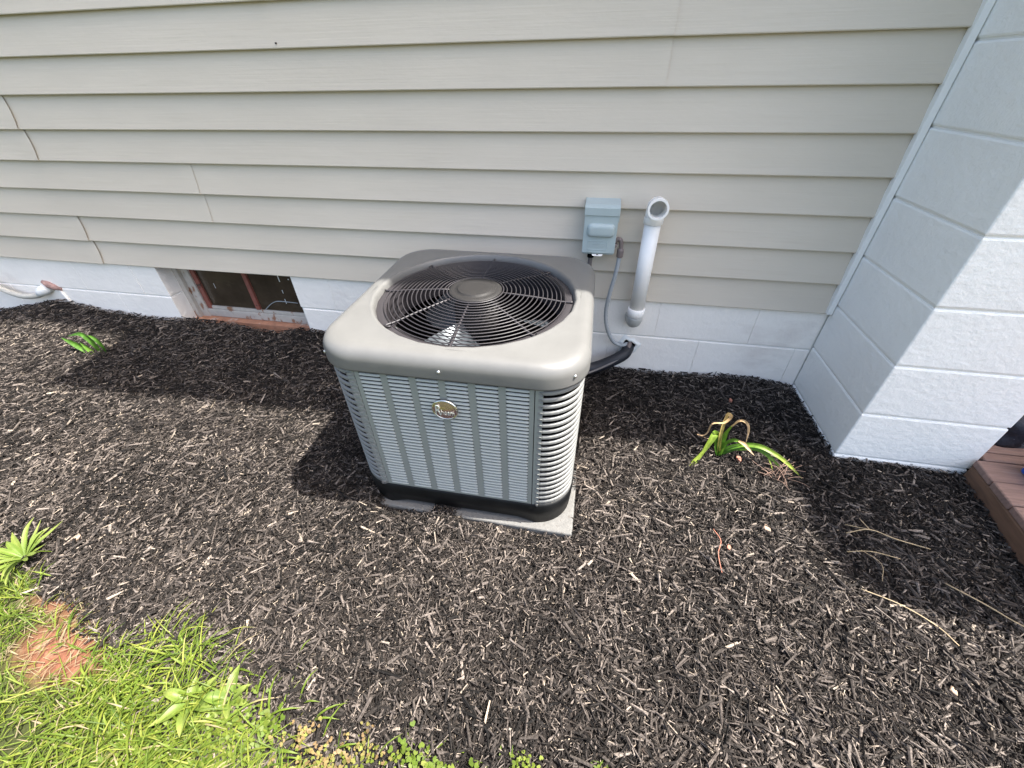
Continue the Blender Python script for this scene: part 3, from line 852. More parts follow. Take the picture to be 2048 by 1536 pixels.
# screws
scr = MB().lathe([(.0001, -.0035), (.003, -.003), (.0048, -.0012), (.005, 0)], 12).mesh('screw', M['screw'])
def put_screw(x, y, z_, rz):
    o = bpy.data.objects.new('screw', scr); col.objects.link(o); o.parent = ac
    o.location = (x, y, z_); o.rotation_euler = (R(-90), 0, rz)
put_screw(-.004, -A-.0005, .5795, 0)
for q, z_ in ((-45, .582), (-135, .582)):
    w = R(q); c0 = A-RC
    put_screw((c0 if q == -45 else -c0)+RC*math.cos(w)*1.002, -c0+RC*math.sin(w)*1.002, z_, w+R(90))

# badge
bd = MB()
def ell(a_, b_, y, n_=40): return [(a_*math.cos(2*math.pi*q/n_), y, b_*math.sin(2*math.pi*q/n_)) for q in range(n_)]
BZ = .450; BXc = -.003
rg = [ell(.0375, .0375*.93, 0), ell(.0375, .0375*.93, -.003), ell(.0355, .0355*.93, -.0045), ell(.0335, .0335*.93, -.0045), ell(.0330, .033*.93, -.0035)]
for r_ in rg: bd.v += [(x+BXc, y-CA-.006, z_+BZ) for x, y, z_ in r_]
for i in range(4):
    for q in range(40): bd.f.append((i*40+q, i*40+(q+1) % 40, (i+1)*40+(q+1) % 40, (i+1)*40+q)); bd.sm.append(True)
bdo = bd.build('badge', M['chrome'], ac, recalc=True)
fc = MB(); fr_ = [ell(.033, .033*.93, -.0035), ell(.026, .026*.93, -.0056), ell(.017, .017*.93, -.0073), ell(.008, .008*.93, -.0082), ell(.001, .001, -.0084)]
for r_ in fr_: fc.v += [(x+BXc, y-CA-.006, z_+BZ) for x, y, z_ in r_]
for i in range(4):
    for q in range(40): fc.f.append((i*40+q, i*40+(q+1) % 40, (i+1)*40+(q+1) % 40, (i+1)*40+q)); fc.sm.append(True)
o = fc.build('badge_face', M['badge'], None, recalc=True); o.parent = bdo
o = text_obj('badge_lettering', 'R', .052, .0012, M['badge_letter'], bdo, Matrix.Translation((BXc-.0185, -CA-.0140, BZ+.0005)) @ FR, .60, .1, bold=-.0007)
o = text_obj('badge_lettering', 'heem', .0265, .0012, M['badge_letter'], bdo, Matrix.Translation((BXc+.0095, -CA-.0140, BZ-.0045)) @ FR, .66, .0, bold=-.0006)

# ------------------------------------------------------------------ wooden deck at the right
dk = thing('wooden_deck', 'low weathered wooden deck beside the chimney at the right edge', 'deck', (1.2, -.8, -.4))
def dx(y): return .412 + .115*(y+.45)
yy = -.445; i = 0
while yy > -1.75:
    y1 = yy - .002; y0 = yy - .098
    nt_ = random.uniform(-.006, .006)
    MB().prism([(dx(y0)+nt_, y0), (2.9, y0), (2.9, y1), (dx(y1)+nt_+random.uniform(-.003, .003), y1)], -.330, -.304 + random.uniform(-.0015, .0015)).build('plank', M['deck_top'], dk, bevel=.003, seg=1, recalc=True)
    yy -= .1
yy = .0
while yy > -.44:
    y1 = yy - .002; y0 = max(yy - .098, -.443)
    MB().prism([(.446, y0), (2.9, y0), (2.9, y1), (.446, y1)], -.330, -.304 + random.uniform(-.0015, .0015)).build('plank', M['deck_top'], dk, bevel=.003, seg=1, recalc=True)
    yy -= .1
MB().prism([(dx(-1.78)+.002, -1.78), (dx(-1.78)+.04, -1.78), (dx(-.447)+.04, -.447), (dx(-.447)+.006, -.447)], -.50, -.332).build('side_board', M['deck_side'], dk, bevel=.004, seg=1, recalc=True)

# dark bag and blue bin on the deck
bag = thing('bag', 'dark navy fabric bag slumped on the wooden deck against the chimney', 'bag', (.72, -.2, -.303))
bm = bmesh.new(); bmesh.ops.create_icosphere(bm, subdivisions=4, radius=1)
for v in bm.verts:
    p_ = v.co
    f_ = 1 + .10*math.sin(5*p_.x+2)*math.cos(4*p_.y) + .06*math.sin(11*p_.z+3*p_.x)
    sx_ = math.copysign(abs(p_.x)**.5, p_.x); sy_ = math.copysign(abs(p_.y)**.5, p_.y)
    v.co = Vector((.735 + sx_*.225*f_, -.225 + sy_*.14*f_, max(-.3025, -.265 + p_.z*.17*f_)))
me = bpy.data.meshes.new('bag_body'); bm.to_mesh(me); bm.free(); me.polygons.foreach_set('use_smooth', [True]*len(me.polygons)); me.materials.append(M['bag'])
link('bag_body', me, bag)
mb = MB()
for q in range(16):
    w = R(180 + q*11.25 - 6); x, y = .725+.222*math.copysign(abs(math.cos(w))**.75, math.cos(w)), -.235+.142*math.copysign(abs(math.sin(w))**.75, math.sin(w))
    mb.box((x-.003, y-.003, -.285), (x+.003, y+.003, -.268))
mb.build('stitching', M['stitch'], bag)
MB().tube(bez([(.58, -.25, -.15), (.62, -.29, -.09), (.72, -.30, -.06), (.82, -.26, -.10)], 6), .008, 8).build('strap', M['stitch'], bag)
bn = thing('bin', 'bright blue plastic bin on the deck at the right edge of the picture', 'bin', (.74, -.52, -.303))
def taper_box(x0, x1, y0, y1, z0, z1, t, mt, nm, par, rot=0, c=None):
    mb = MB(); vs = [(x0+t, y0+t, z0), (x1-t, y0+t, z0), (x1-t, y1-t, z0), (x0+t, y1-t, z0), (x0, y0, z1), (x1, y0, z1), (x1, y1, z1), (x0, y1, z1)]
    if c: 
        cr, sr = math.cos(rot), math.sin(rot); vs = [(c[0]+(x-c[0])*cr-(y-c[1])*sr, c[1]+(x-c[0])*sr+(y-c[1])*cr, z_) for x, y, z_ in vs]
    mb.add(vs, [(0, 3, 2, 1), (4, 5, 6, 7), (0, 1, 5, 4), (1, 2, 6, 5), (2, 3, 7, 6), (3, 0, 4, 7)])
    return mb.build(nm, mt, par, bevel=.01, seg=3)
taper_box(.518, .80, -.60, -.465, -.3035, -.235, .002, M['blue'], 'bin_body', bn, R(6), (.66, -.52))
taper_box(.513, .805, -.605, -.460, -.2345, -.222, .0, M['blue'], 'bin_lid', bn, R(6), (.66, -.52))

# ------------------------------------------------------------------ mulch (uncountable chips)
def chips(n, x0, x1, y0, y1, seed, lmean=.021, dens=None):
    g = np.random.default_rng(seed)
    x = g.uniform(x0, x1, n); y = g.uniform(y0, y1, n)
    keep = np.ones(n, bool)
    keep &= (1 - lawnf(x, y)) > g.random(n)*.9
    keep &= ~((x > -.01) & (x < .44) & (y > CY+.004))                # chimney
    keep &= ~((x > .42 + .115*(y+.45)) & (y < -.44)) & ~((x > .44) & (y > -.45))
    keep &= ~((x > -1.66) & (x < -.97) & (y > -.915) & (y < -.2))   # under the unit
    edge = (x > -1.665) & (x < -.957) & (y > -.947) & (y < -.2)
    keep &= ~(edge & (gz(x, y) < -.399))
    x, y = x[keep], y[keep]; n = len(x)
    L_ = np.clip(g.lognormal(math.log(lmean), .48, n), .006, .075)
    W_ = np.clip(L_*g.uniform(.10, .34, n), .0013, .011)
    T_ = np.clip(W_*g.uniform(.25, .7, n), .0008, .005)
    a = g.uniform(0, 2*np.pi, n) + .0
    pit_ = g.normal(0, .20, n); rol = g.normal(0, .35, n)
    zb = gz(x, y) + g.uniform(-.002, .011, n)
    near = y > -.02
    # six-vertex splinters / eight-vertex flat chips: build all as 8 verts, 5 quads
    e = np.clip(g.beta(1.3, 1.6, (n, 2)), .06, .95)
    c = np.zeros((n, 8, 3))
    for i_, (sx_, sy_, top) in enumerate([(-1, -1, 0), (1, -1, 0), (1, 1, 0), (-1, 1, 0), (-1, -1, 1), (1, -1, 1), (1, 1, 1), (-1, 1, 1)]):
        ee = e[:, 0] if sx_ < 0 else e[:, 1]
        c[:, i_, 0] = sx_*L_/2*(1 + g.normal(0, .08, n)) * (.94 if top else 1)
        c[:, i_, 1] = sy_*W_/2*ee*(.42 if top else 1)
        c[:, i_, 2] = (T_*g.uniform(.6, 1.1, n)) if top else 0
    # bend
    bend = g.normal(0, .06, n)[:, None]*L_[:, None]
    c[:, :, 1] += bend*(1-(c[:, :, 0]/(L_[:, None]/2))**2)
    cr, sr = np.cos(rol)[:, None], np.sin(rol)[:, None]
    yy_, zz_ = c[:, :, 1]*cr - c[:, :, 2]*sr, c[:, :, 1]*sr + c[:, :, 2]*cr
    cp, sp_ = np.cos(pit_)[:, None], np.sin(pit_)[:, None]
    xx_, zz2 = c[:, :, 0]*cp - zz_*sp_, c[:, :, 0]*sp_ + zz_*cp
    ca, sa = np.cos(a)[:, None], np.sin(a)[:, None]
    X_ = x[:, None] + xx_*ca - yy_*sa; Y_ = y[:, None] + xx_*sa + yy_*ca
    lim = .012
    Y_ = np.minimum(Y_, lim)
    Z_ = zb[:, None] + zz2
    v = np.stack([X_, Y_, Z_], -1).reshape(-1, 3)
    f0 = np.array([[4, 5, 6, 7], [0, 1, 5, 4], [1, 2, 6, 5], [2, 3, 7, 6], [3, 0, 4, 7]])
    f = (np.arange(n)[:, None, None]*8 + f0[None]).reshape(-1, 4)
    pt = vnoise(x, y, 21, 2.2)*.14 + vnoise(x, y, 22, 9)*.12
    tone = np.clip(g.beta(2.0, 3.4, n) + pt, 0, .93)
    pale = g.random(n) < .014; tone[pale] = g.uniform(.82, .97, pale.sum())
    small = (L_ < .016) & (g.random(n) < .16); tone[small] = g.uniform(.78, .98, small.sum())
    return v, f, np.repeat(tone, 8)
V, F, T = [], [], []; off = 0
for args in ((165000, -3.3, 1.1, -1.72, .012, 31, .0175), (58000, -6.2, -3.3, -1.45, .012, 32, .019), (62000, -2.9, .9, -1.75, -.6, 35, .0095), (3500, -3.6, .3, -1.7, -.2, 36, .036)):
    v, f, t = chips(*args); V.append(v); F.append(f + off); T.append(t); off += len(v)
cm = np_mesh('mulch', np.concatenate(V), np.concatenate(F), M['chip'], {'tone': np.concatenate(T)})
tag(link('mulch', cm), 'dark shredded wood mulch covering the bed around the unit', 'mulch', kind='stuff')

# ------------------------------------------------------------------ grass
def blades(x, y, length, width, lean, az, tone, base_z, droop, seg=4):
    n = len(x); s = np.linspace(0, 1, seg+1)
    h = length[:, None]*np.sin(lean)[:, None]*s - droop[:, None]*length[:, None]*s**2.4
    r = length[:, None]*np.cos(lean)[:, None]*s*(1+.2*s)
    cx = x[:, None] + r*np.cos(az)[:, None]; cy = y[:, None] + r*np.sin(az)[:, None]; cz = base_z[:, None] + h
    gzv = gz(cx, cy) + .004; cz = np.maximum(cz, gzv)
    w = width[:, None]*np.array([.75, 1, .95, .65, .06])[None] if seg == 4 else width[:, None]*np.linspace(1, .1, seg+1)[None]
    ox, oy = -np.sin(az)[:, None]*w/2, np.cos(az)[:, None]*w/2
    fold = w*.18
    v = np.stack([np.stack([cx-ox, cy-oy, cz+fold], -1), np.stack([cx, cy, cz], -1), np.stack([cx+ox, cy+oy, cz+fold], -1)], 2)  # n, seg+1, 3, 3
    v = v.reshape(-1, 3)
    k_ = (seg+1)*3; f = []
    for i_ in range(seg):
        f += [[i_*3, i_*3+1, i_*3+4, i_*3+3], [i_*3+1, i_*3+2, i_*3+5, i_*3+4]]
    F_ = (np.arange(n)[:, None, None]*k_ + np.array(f)[None]).reshape(-1, 4)
    tt = (tone[:, None, None] + (.12*s)[None, :, None] + np.zeros((1, 1, 3))).reshape(-1)
    return v, F_, np.clip(tt, 0, 1)
def lawn(n, x0, x1, y0, y1, seed, lm=.042, wm=.0025, thin=True):
    g = np.random.default_rng(seed)
    x = g.uniform(x0, x1, n); y = g.uniform(y0, y1, n)
    p = lawnf(x, y + .02)
    dn = -.05 + 1.6*(vnoise(x, y, 51, 13)+.5) * (.6 + .8*(vnoise(x, y, 52, 3)+.5))
    if thin:
        cl = np.clip(1.25 - (((x+2.30)/.17)**2 + ((y+1.52)/.085)**2), 0, 1)
        cl = np.maximum(cl, np.clip(1.2 - (((x+2.60)/.12)**2 + ((y+1.62)/.10)**2), 0, 1))
        cl = np.maximum(cl, np.clip(1.1 - (((x+2.42)/.16)**2 + ((y+1.43)/.03)**2), 0, 1)*.9)
        p = p*(1-.96*np.clip(cl*1.5, 0, 1))
        p = p*np.clip(1.05 - np.clip((x+1.9)/.5, 0, .6), 0.3, 1)
    keep = g.random(n) < p*np.clip(dn, 0, 1)*.8
    x, y = x[keep], y[keep]; n = len(x)
    ln = np.clip(g.lognormal(math.log(lm), .35, n), .02, .14)
    wd = g.uniform(.6, 1.4, n)*wm
    tn = np.clip(g.beta(2.2, 2.6, n)*.8 + .2*vnoise(x, y, 53, 5), 0, .85)
    dry = g.random(n) < .16; tn[dry] = 1
    return blades(x, y, ln, wd, g.uniform(.35, 1.35, n), g.uniform(0, 6.283, n), tn, gz(x, y), g.uniform(.1, .7, n))
V, F, T = [], [], []; off = 0
def addg(t):
    global off
    V.append(t[0]); F.append(t[1]+off); T.append(t[2]); off += len(t[0])
addg(lawn(26000, -3.1, -1.2, -1.95, -1.28, 61))
addg(lawn(15000, -5.2, -3.1, -2.6, -1.2, 62, .05, .005, False))
addg(lawn(30000, -5.0, 2.5, -4.5, -1.75, 63, .055, .007, False))
# longer tufts at the mulch edge (around x -2.05..-1.8)
g = np.random.default_rng(71)
for (tx, ty, n_, lm_, sp_) in ((-2.02, -1.475, 60, .10, .05), (-1.95, -1.47, 55, .105, .05), (-2.12, -1.55, 50, .085, .05), (-1.90, -1.56, 50, .09, .06), (-1.80, -1.60, 70, .09, .07),
                               (-1.98, -1.63, 70, .09, .08), (-2.70, -1.45, 70, .08, .10), (-2.85, -1.52, 90, .08, .12), (-2.17, -1.505, 24, .06, .03), (-2.06, -1.42, 9, .055, .02),
                               (-1.83, -1.455, 10, .05, .02), (-1.70, -1.63, 60, .09, .07), (-1.62, -1.575, 5, .08, .02), (-1.58, -1.66, 26, .07, .07), (-2.35, -1.48, 26, .05, .05), (-1.26, -1.545, 16, .035, .025), (-1.05, -1.515, 10, .03, .018), (-1.15, -1.54, 7, .03, .03), (-.86, -1.49, 6, .025, .012), (-1.36, -1.585, 10, .04, .02), (-1.45, -1.575, 8, .05, .02)):
    x = tx + g.normal(0, sp_, n_); y = ty + g.normal(0, sp_*.5, n_)
    addg(blades(x, y, np.clip(g.normal(lm_, lm_*.25, n_), .02, .2), g.uniform(.002, .0048, n_), g.uniform(.25, 1.2, n_), g.uniform(0, 6.283, n_), np.clip(g.normal(.4, .2, n_), 0, .8), gz(x, y), g.uniform(.2, .8, n_)))
for (tx, ty, n_, lm_, sp_) in ((-1.95, -1.53, 60, .11, .07), (-1.85, -1.62, 120, .10, .09), (-2.05, -1.60, 150, .09, .10), (-1.72, -1.67, 110, .09, .09), (-1.58, -1.70, 60, .08, .08), (-1.96, -1.68, 150, .09, .10)):
    x = tx + g.normal(0, sp_, n_); y = ty + g.normal(0, sp_*.5, n_)
    addg(blades(x, y, np.clip(g.normal(lm_, lm_*.3, n_), .02, .2), g.uniform(.002, .0050, n_), g.uniform(.15, 1.0, n_), g.normal(.9, 1.3, n_), np.clip(g.normal(.5, .22, n_), 0, .9), gz(x, y), g.uniform(.2, .8, n_)))
n_ = 420
x = -2.40 + g.normal(0, .17, n_); y = -1.50 + g.normal(0, .085, n_); k_ = lawnf(x, y) > .2; x, y = x[k_], y[k_]; n_ = len(x)
addg(blades(x, y, g.uniform(.02, .06, n_), g.uniform(.0010, .0020, n_), g.uniform(.0, .25, n_), g.uniform(0, 6.283, n_), np.where(g.random(n_) < .8, 1.0, .6), gz(x, y)+.002, g.uniform(0, .2, n_)))
# stray arching seedlings on the mulch
for (x_, y_, l_, az_, w_) in ((-1.50, -1.56, .12, 1.3, .004), (-1.46, -1.57, .10, .3, .004), (-1.71, -1.52, .11, 1.6, .0045), (-1.80, -1.47, .08, 1.2, .004), (-1.36, -1.56, .09, .8, .003), (-1.60, -1.50, .10, 1.4, .0045), (-1.585, -1.505, .06, .2, .004), (-1.655, -1.545, .14, 1.9, .0055), (-1.66, -1.55, .13, .4, .005), (-1.76, -1.60, .15, .9, .0055), (-1.54, -1.53, .11, .6, .005), (-1.54, -1.532, .09, .2, .0045),
                              (-1.60, -1.60, .09, .1, .007), (-1.63, -1.60, .08, 2.4, .006), (-1.66, -1.41, .06, 1.2, .003), (-1.93, -1.44, .055, 2.2, .004), (-2.0, -1.40, .05, 1.0, .004)):
    addg(blades(np.array([x_]), np.array([y_]), np.array([l_]), np.array([w_]), np.array([.95]), np.array([az_]), np.array([.42]), gz(np.array([x_]), np.array([y_])), np.array([.75])))
gm_ = np_mesh('grass', np.concatenate(V), np.concatenate(F), M['grass'], {'tone': np.concatenate(T)}, True)
tag(link('grass', gm_), 'bright patchy lawn grass growing along the mulch edge', 'grass', kind='stuff')

# small-leaved ground cover
V, F, T = [], [], []; off = 0
g = np.random.default_rng(81)
for (tx, ty, n_, sp_, tn) in ((-1.76, -1.575, 230, .055, .2), (-1.70, -1.60, 150, .05, .3), (-1.86, -1.66, 260, .09, .2), (-1.66, -1.70, 250, .06, .25), (-1.52, -1.63, 150, .035, .75), (-1.47, -1.60, 110, .03, .95),
                              (-1.45, -1.64, 150, .035, .7), (-1.28, -1.548, 34, .022, .1), (-1.22, -1.553, 26, .016, .1), (-1.14, -1.545, 10, .01, .1), (-1.03, -1.518, 40, .018, .3), (-.86, -1.495, 14, .012, .5), (-1.40, -1.555, 45, .03, .9), (-1.36, -1.585, 60, .035, .6), (-1.64, -1.555, 40, .015, .1), (-1.55, -1.56, 50, .02, .95)):
    n_ = n_
    x = tx + g.normal(0, sp_, n_); y = ty + g.normal(0, sp_*.6, n_); z0 = gz(x, y) + g.uniform(.006, .03, n_)
    r_ = g.uniform(.0035, .0068, n_) * (1.15 if tn == .1 else .85)
    az = g.uniform(0, 6.283, n_); tl = g.normal(0, .35, (n_, 2))
    k8 = np.arange(8); rad = np.array([.35, .9, 1.05, .85, .95, .85, 1.05, .9])
    w = az[:, None] + k8[None]*np.pi/4
    X_ = x[:, None] + r_[:, None]*rad*np.cos(w); Y_ = y[:, None] + r_[:, None]*rad*np.sin(w)
    Z_ = z0[:, None] + (X_-x[:, None])*tl[:, :1] + (Y_-y[:, None])*tl[:, 1:] 
    v = np.stack([X_, Y_, Z_], -1).reshape(-1, 3)
    f = (np.arange(n_)[:, None, None]*8 + np.array([[0, 1, 2, 3], [0, 3, 4, 5], [0, 5, 6, 7]])[None]).reshape(-1, 4)
    t = np.repeat(np.clip(tn + g.normal(0, .18, n_), 0, 1), 8)
    V.append(v); F.append(f+off); T.append(t); off += len(v)
cv = np_mesh('ground_cover', np.concatenate(V), np.concatenate(F), M['clover'], {'tone': np.concatenate(T)})
tag(link('ground_cover', cv), 'tiny round leaved weeds creeping over the mulch at the lawn edge', 'ground cover', kind='stuff')

# ------------------------------------------------------------------ leaves
def leaf(name, pts, width, m, parent, wprof=(.45, .9, 1, .95, .75, .4, .06), tone=(.3, .7), nrm=None, fold=.25, twist=0, side=None):
    """a strap leaf along pts; wprof spread along the length"""
    path = bez(pts, 5); n_ = len(path); vs = []; tn = []
    for i_, p_ in enumerate(path):
        t = i_/(n_-1); q = t*(len(wprof)-1); a_ = int(min(q, len(wprof)-2)); w_ = width*(wprof[a_]*(1-(q-a_)) + wprof[a_+1]*(q-a_))
        tg = (path[min(i_+1, n_-1)] - path[max(i_-1, 0)]).normalized()
        ref = Vector(side) if side else Vector((0, -.72, .69))
        s_ = tg.cross(ref)
        if s_.length < 1e-3: s_ = Vector((1, 0, 0))
        s_.normalize(); up_ = s_.cross(tg)
        if twist:
            qm = Matrix.Rotation(twist*t, 3, tg); s_ = qm @ s_; up_ = qm @ up_
        for u in (-1, -.5, 0, .5, 1):
            vs.append(p_ + s_*(u*w_/2) + up_*(abs(u)*w_*fold)); tn.append(tone[0] + (tone[1]-tone[0])*t + (.12 if u == 0 else 0))
    f = np.array([[i_*5+j, i_*5+j+1, (i_+1)*5+j+1, (i_+1)*5+j] for i_ in range(n_-1) for j in range(4)])
    v = np.array([tuple(p_) for p_ in vs])
    me_ = np_mesh(name, v, f, m, {'tone': np.clip(np.array(tn), 0, 1)}, True)
    return link(name, me_, parent)
ly = thing('daylily', 'ragged daylily with green leaves and curled withered tips right of the unit', 'plant', (-.43, -.49, -.385))
ly_b = Vector((-.430, -.49, -.39))
leaf('leaf', [(-.436, -.49, -.39), (-.452, -.485, -.335), (-.468, -.487, -.290), (-.480, -.505, -.300), (-.503, -.53, -.352), (-.527, -.55, -.385), (-.562, -.585, -.408)], .023, M['lily'], ly, (.5, .9, 1.1, 1, .5, .75, .05), (.45, 1.0))
leaf('withered_leaf', [(-.432, -.49, -.379), (-.449, -.49, -.301), (-.456, -.49, -.232), (-.456, -.492, -.184), (-.443, -.5, -.190), (-.462, -.51, -.214), (-.499, -.51, -.225), (-.504, -.51, -.271), (-.517, -.51, -.288), (-.537, -.51, -.284), (-.494, -.512, -.297)], .014, M['dry_leaf'], ly, (1, 1, 1.1, .9, .8, .6, .5, .5, .4, .3), (.0, 1.0), twist=1.6)
leaf('leaf', [(-.429, -.488, -.38), (-.434, -.486, -.320), (-.433, -.488, -.278), (-.424, -.49, -.238)], .020, M['lily'], ly, (.8, 1.1, 1, .6, .3), (.2, .6))
leaf('withered_leaf', [(-.425, -.4905, -.243), (-.407, -.49, -.209), (-.380, -.49, -.217), (-.362, -.49, -.252), (-.352, -.49, -.312)], .009, M['dry_leaf'], ly, (.6, 1, 1, .9, .3), (.3, 1.0), twist=1.2)
leaf('leaf', [(-.424, -.488, -.385), (-.418, -.487, -.335), (-.400, -.49, -.310), (-.382, -.498, -.303)], .013, M['lily'], ly, (.8, 1, 1, .7), (.2, .6))
leaf('withered_leaf', [(-.384, -.499, -.303), (-.366, -.505, -.308), (-.348, -.51, -.323), (-.320, -.52, -.347)], .011, M['dry_leaf'], ly, (.6, 1.2, 1, .1), (.4, 1.0))
leaf('leaf', [(-.426, -.49, -.388), (-.408, -.49, -.357), (-.385, -.49, -.340), (-.350, -.49, -.326), (-.304, -.5, -.317), (-.257, -.52, -.326), (-.207, -.54, -.352), (-.150, -.565, -.395)], .017, M['lily'], ly, (.7, 1, 1, .9, 1, 1, .9, .7, .05), (.1, 1.0))
leaf('leaf', [(-.422, -.492, -.388), (-.395, -.492, -.362), (-.371, -.492, -.348), (-.31, -.502, -.332), (-.267, -.522, -.345), (-.228, -.54, -.372)], .014, M['lily'], ly, (.7, 1, .9, .9, 1, .35), (.1, .6))
leaf('leaf', [(-.300, -.503, -.330), (-.284, -.51, -.336), (-.266, -.53, -.356), (-.247, -.55, -.392)], .007, M['lily'], ly, (.5, 1, .8, .1), (.6, 1.0))
leaf('leaf', [(-.432, -.494, -.392), (-.450, -.492, -.350), (-.458, -.49, -.310)], .014, M['lily'], ly, (1, 1, .6), (.1, .4))
leaf('leaf', [(-.428, -.50, -.392), (-.430, -.505, -.36), (-.428, -.51, -.335)], .012, M['lily'], ly, (1, 1, .3), (.3, .6))

ll = thing('iris', 'small fan of green sword leaves in the mulch at the left', 'plant', (-3.585, -.31, -.385))
dz = .055
for (pts, w_, tn) in (([(-3.59, -.315, -.435), (-3.652, -.32, -.377), (-3.714, -.325, -.331), (-3.768, -.33, -.292)], .034, (.45, .15)),
                  ([(-3.583, -.312, -.435), (-3.592, -.31, -.348), (-3.612, -.31, -.298), (-3.645, -.312, -.268), (-3.734, -.318, -.285)], .028, (.3, .1)),
                  ([(-3.597, -.316, -.435), (-3.686, -.32, -.415), (-3.734, -.32, -.400), (-3.784, -.33, -.415), (-3.801, -.34, -.430)], .024, (.3, .1)),
                  ([(-3.592, -.322, -.435), (-3.620, -.325, -.381), (-3.670, -.325, -.314)], .034, (.95, .3)),
                  ([(-3.573, -.308, -.435), (-3.551, -.308, -.343), (-3.570, -.308, -.293), (-3.607, -.308, -.272)], .024, (.1, .3))):
    leaf('leaf', pts, w_, M['lily'], ll, (.5, .9, 1, .9, .6, .06), tn)

def rosette(name, label, cx_, cy_, n_, ln, wd, seed, tone=(.2, .8), lift=.5, cat='weed'):
    g_ = random.Random(seed); z0 = float(gz(cx_, cy_))
    th = thing(name, label, cat, (cx_, cy_, z0), group='broad leaved weeds at the lawn edge')
    for i_ in range(n_):
        az = 2*math.pi*i_/n_ + g_.uniform(-.25, .25); l_ = ln*g_.uniform(.65, 1.15); el = lift*g_.uniform(.5, 1.5)
        c_, s_ = math.cos(az), math.sin(az)
        pts = [(cx_+c_*l_*u, cy_+s_*l_*u, z0 + .004 + l_*(math.sin(el)*u - .45*math.sin(el)*u**2.2*g_.uniform(.6, 1.4))) for u in (0, .3, .65, 1)]
        leaf('leaf', pts, wd*g_.uniform(.75, 1.2), M['weed'], th, (.25, .5, .95, 1, .8, .45, .05), (tone[0]+g_.uniform(-.1, .2), tone[1]+g_.uniform(-.2, .2)), side=(0, 0, 1))
    return th
rosette('weed', 'pale green rosette weed with lance shaped leaves at the left edge', -2.70, -1.335, 20, .115, .015, 5, (.35, .9), .9)
rosette('weed', 'broad leaved green weed standing left of its twin among the clover', -1.868, -1.555, 6, .075, .026, 8, (.3, .9), .7)
rosette('weed', 'broad leaved green weed touching the yellowish ground cover on its right', -1.775, -1.535, 7, .07, .024, 9, (.3, .9), .7)

# ------------------------------------------------------------------ twigs, shards
def stick(name, label, pts, r_, m, cat, branches=()):
    o = MB().tube(bez(pts, 5), r_, 5)
    for b_ in branches: o.tube(bez(b_, 4), r_*.7, 5)
    ob = o.build(name, m); tag(ob, label, cat, 'twigs lying on the mulch'); return ob
def onG(x, y, h=.008): return (x, y, float(gz(x, y))+h)
stick('twig', 'forked tan twig lying in the shade between the daylily and the deck', [onG(-.107, -.79, .018), onG(-.04, -.775, .03), onG(.03, -.79, .022), onG(.125, -.80, .012)], .0017, M['twig'], 'twig',
      [[onG(-.04, -.775, .03), onG(-.062, -.745, .04)], [onG(-.04, -.775, .03), onG(-.10, -.76, .02)]])
stick('twig', 'thin curved twig lying below the forked tan twig', [onG(-.125, -.85, .01), (onG(-.06, -.845, .02)), onG(.02, -.85, .012)], .0013, M['twig'], 'twig', [[onG(-.085, -.843, .018), onG(-.045, -.88, .02), onG(-.06, -.93, .012)]])
stick('twig', 'long straight twig crossing the shadow edge near the deck corner', [onG(.10, -.915, .02), onG(.17, -.96, .022), onG(.24, -1.0, .014), onG(.33, -1.04, .02)], .0019, M['twig'], 'twig', [[onG(.24, -1.0, .014), onG(.27, -1.03, .02), onG(.275, -1.08, .012)]])
stick('twig', 'thin reddish upright twig on sunlit mulch below the daylily', [onG(-.515, -.845, .015), onG(-.50, -.885, .02), onG(-.515, -.93, .018), onG(-.512, -.985, .01)], .0014, M['shard'], 'twig')
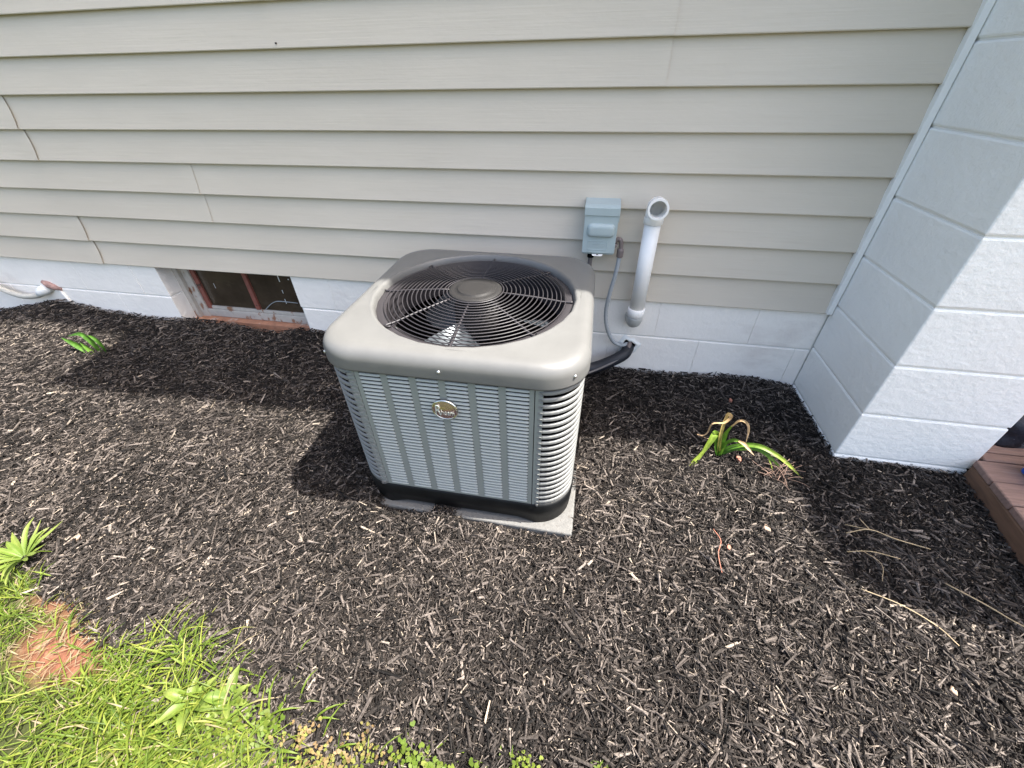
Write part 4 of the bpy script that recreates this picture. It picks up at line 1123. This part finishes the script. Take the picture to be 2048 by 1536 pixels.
stick('twig', 'long bent tan twig on the mulch at the right lower corner', [onG(-.13, -.965, .015), onG(-.05, -1.0, .02), onG(.02, -1.04, .016), onG(.05, -1.08, .01)], .0014, M['twig'], 'twig')
# dry tuft under the daylily's long leaf
tf = thing('dry_tuft', 'dry reddish stem tuft under the long daylily leaf', 'dead plant', (-.235, -.56, -.39))
g_ = random.Random(12)
for i_ in range(34):
    az = g_.uniform(0, 6.283); l_ = g_.uniform(.05, .11); el = g_.uniform(.25, 1.2); bx_, by_ = -.235+g_.uniform(-.03, .03), -.565+g_.uniform(-.025, .025)
    z0 = float(gz(bx_, by_)); c_, s_ = math.cos(az), math.sin(az)
    pts = [(bx_+c_*l_*u*math.cos(el)+g_.uniform(-.004, .004), by_+s_*l_*u*math.cos(el), z0+l_*math.sin(el)*u*(1.1-.5*u)) for u in (0, .35, .7, 1)]
    MB().tube(bez(pts, 3), .0009, 4).build('stem', M['dry_stem'], tf)
def shard(label, x, y, s_, m, seed, cat='shard', name='terracotta_shard', up_=.012):
    g_ = random.Random(seed); n_ = 9; top = []; z0 = float(gz(x, y))+up_
    for q in range(n_):
        w = 2*math.pi*q/n_; rr = s_*g_.uniform(.6, 1.1); top.append((x+rr*math.cos(w)*.62, y+rr*math.sin(w)*.9))
    mb = MB().prism(top, z0-.012, z0)
    ob = mb.build(name, m, bevel=.0015, seg=1); tag(ob, label, cat, 'bark flakes on the mulch' if 'bark' in cat else 'terracotta shards in the mulch')
    return ob
shard('salmon terracotta shard lying just right of the daylily base', -.362, -.513, .018, M['shard'], 3, up_=.016)
shard('dull pink shard in the shade between daylily and foundation', -.322, -.165, .014, M['shard'], 4)
shard('peach bark flake on sunlit mulch left of the forked twig', -.340, -.808, .016, M['pale'], 5, 'bark flake', 'bark_flake')
shard('round pinkish flake on the mulch beside the reddish upright twig', -.475, -.895, .012, M['shard'], 6, 'bark flake', 'bark_flake')
shard('pale flake on the mulch at the lower right of the picture', -.02, -1.19, .014, M['pale'], 7, 'bark flake', 'bark_flake')
shard('pale flake on the mulch above the rosette weed', -2.60, -1.245, .016, M['pale'], 8, 'bark flake', 'bark_flake')
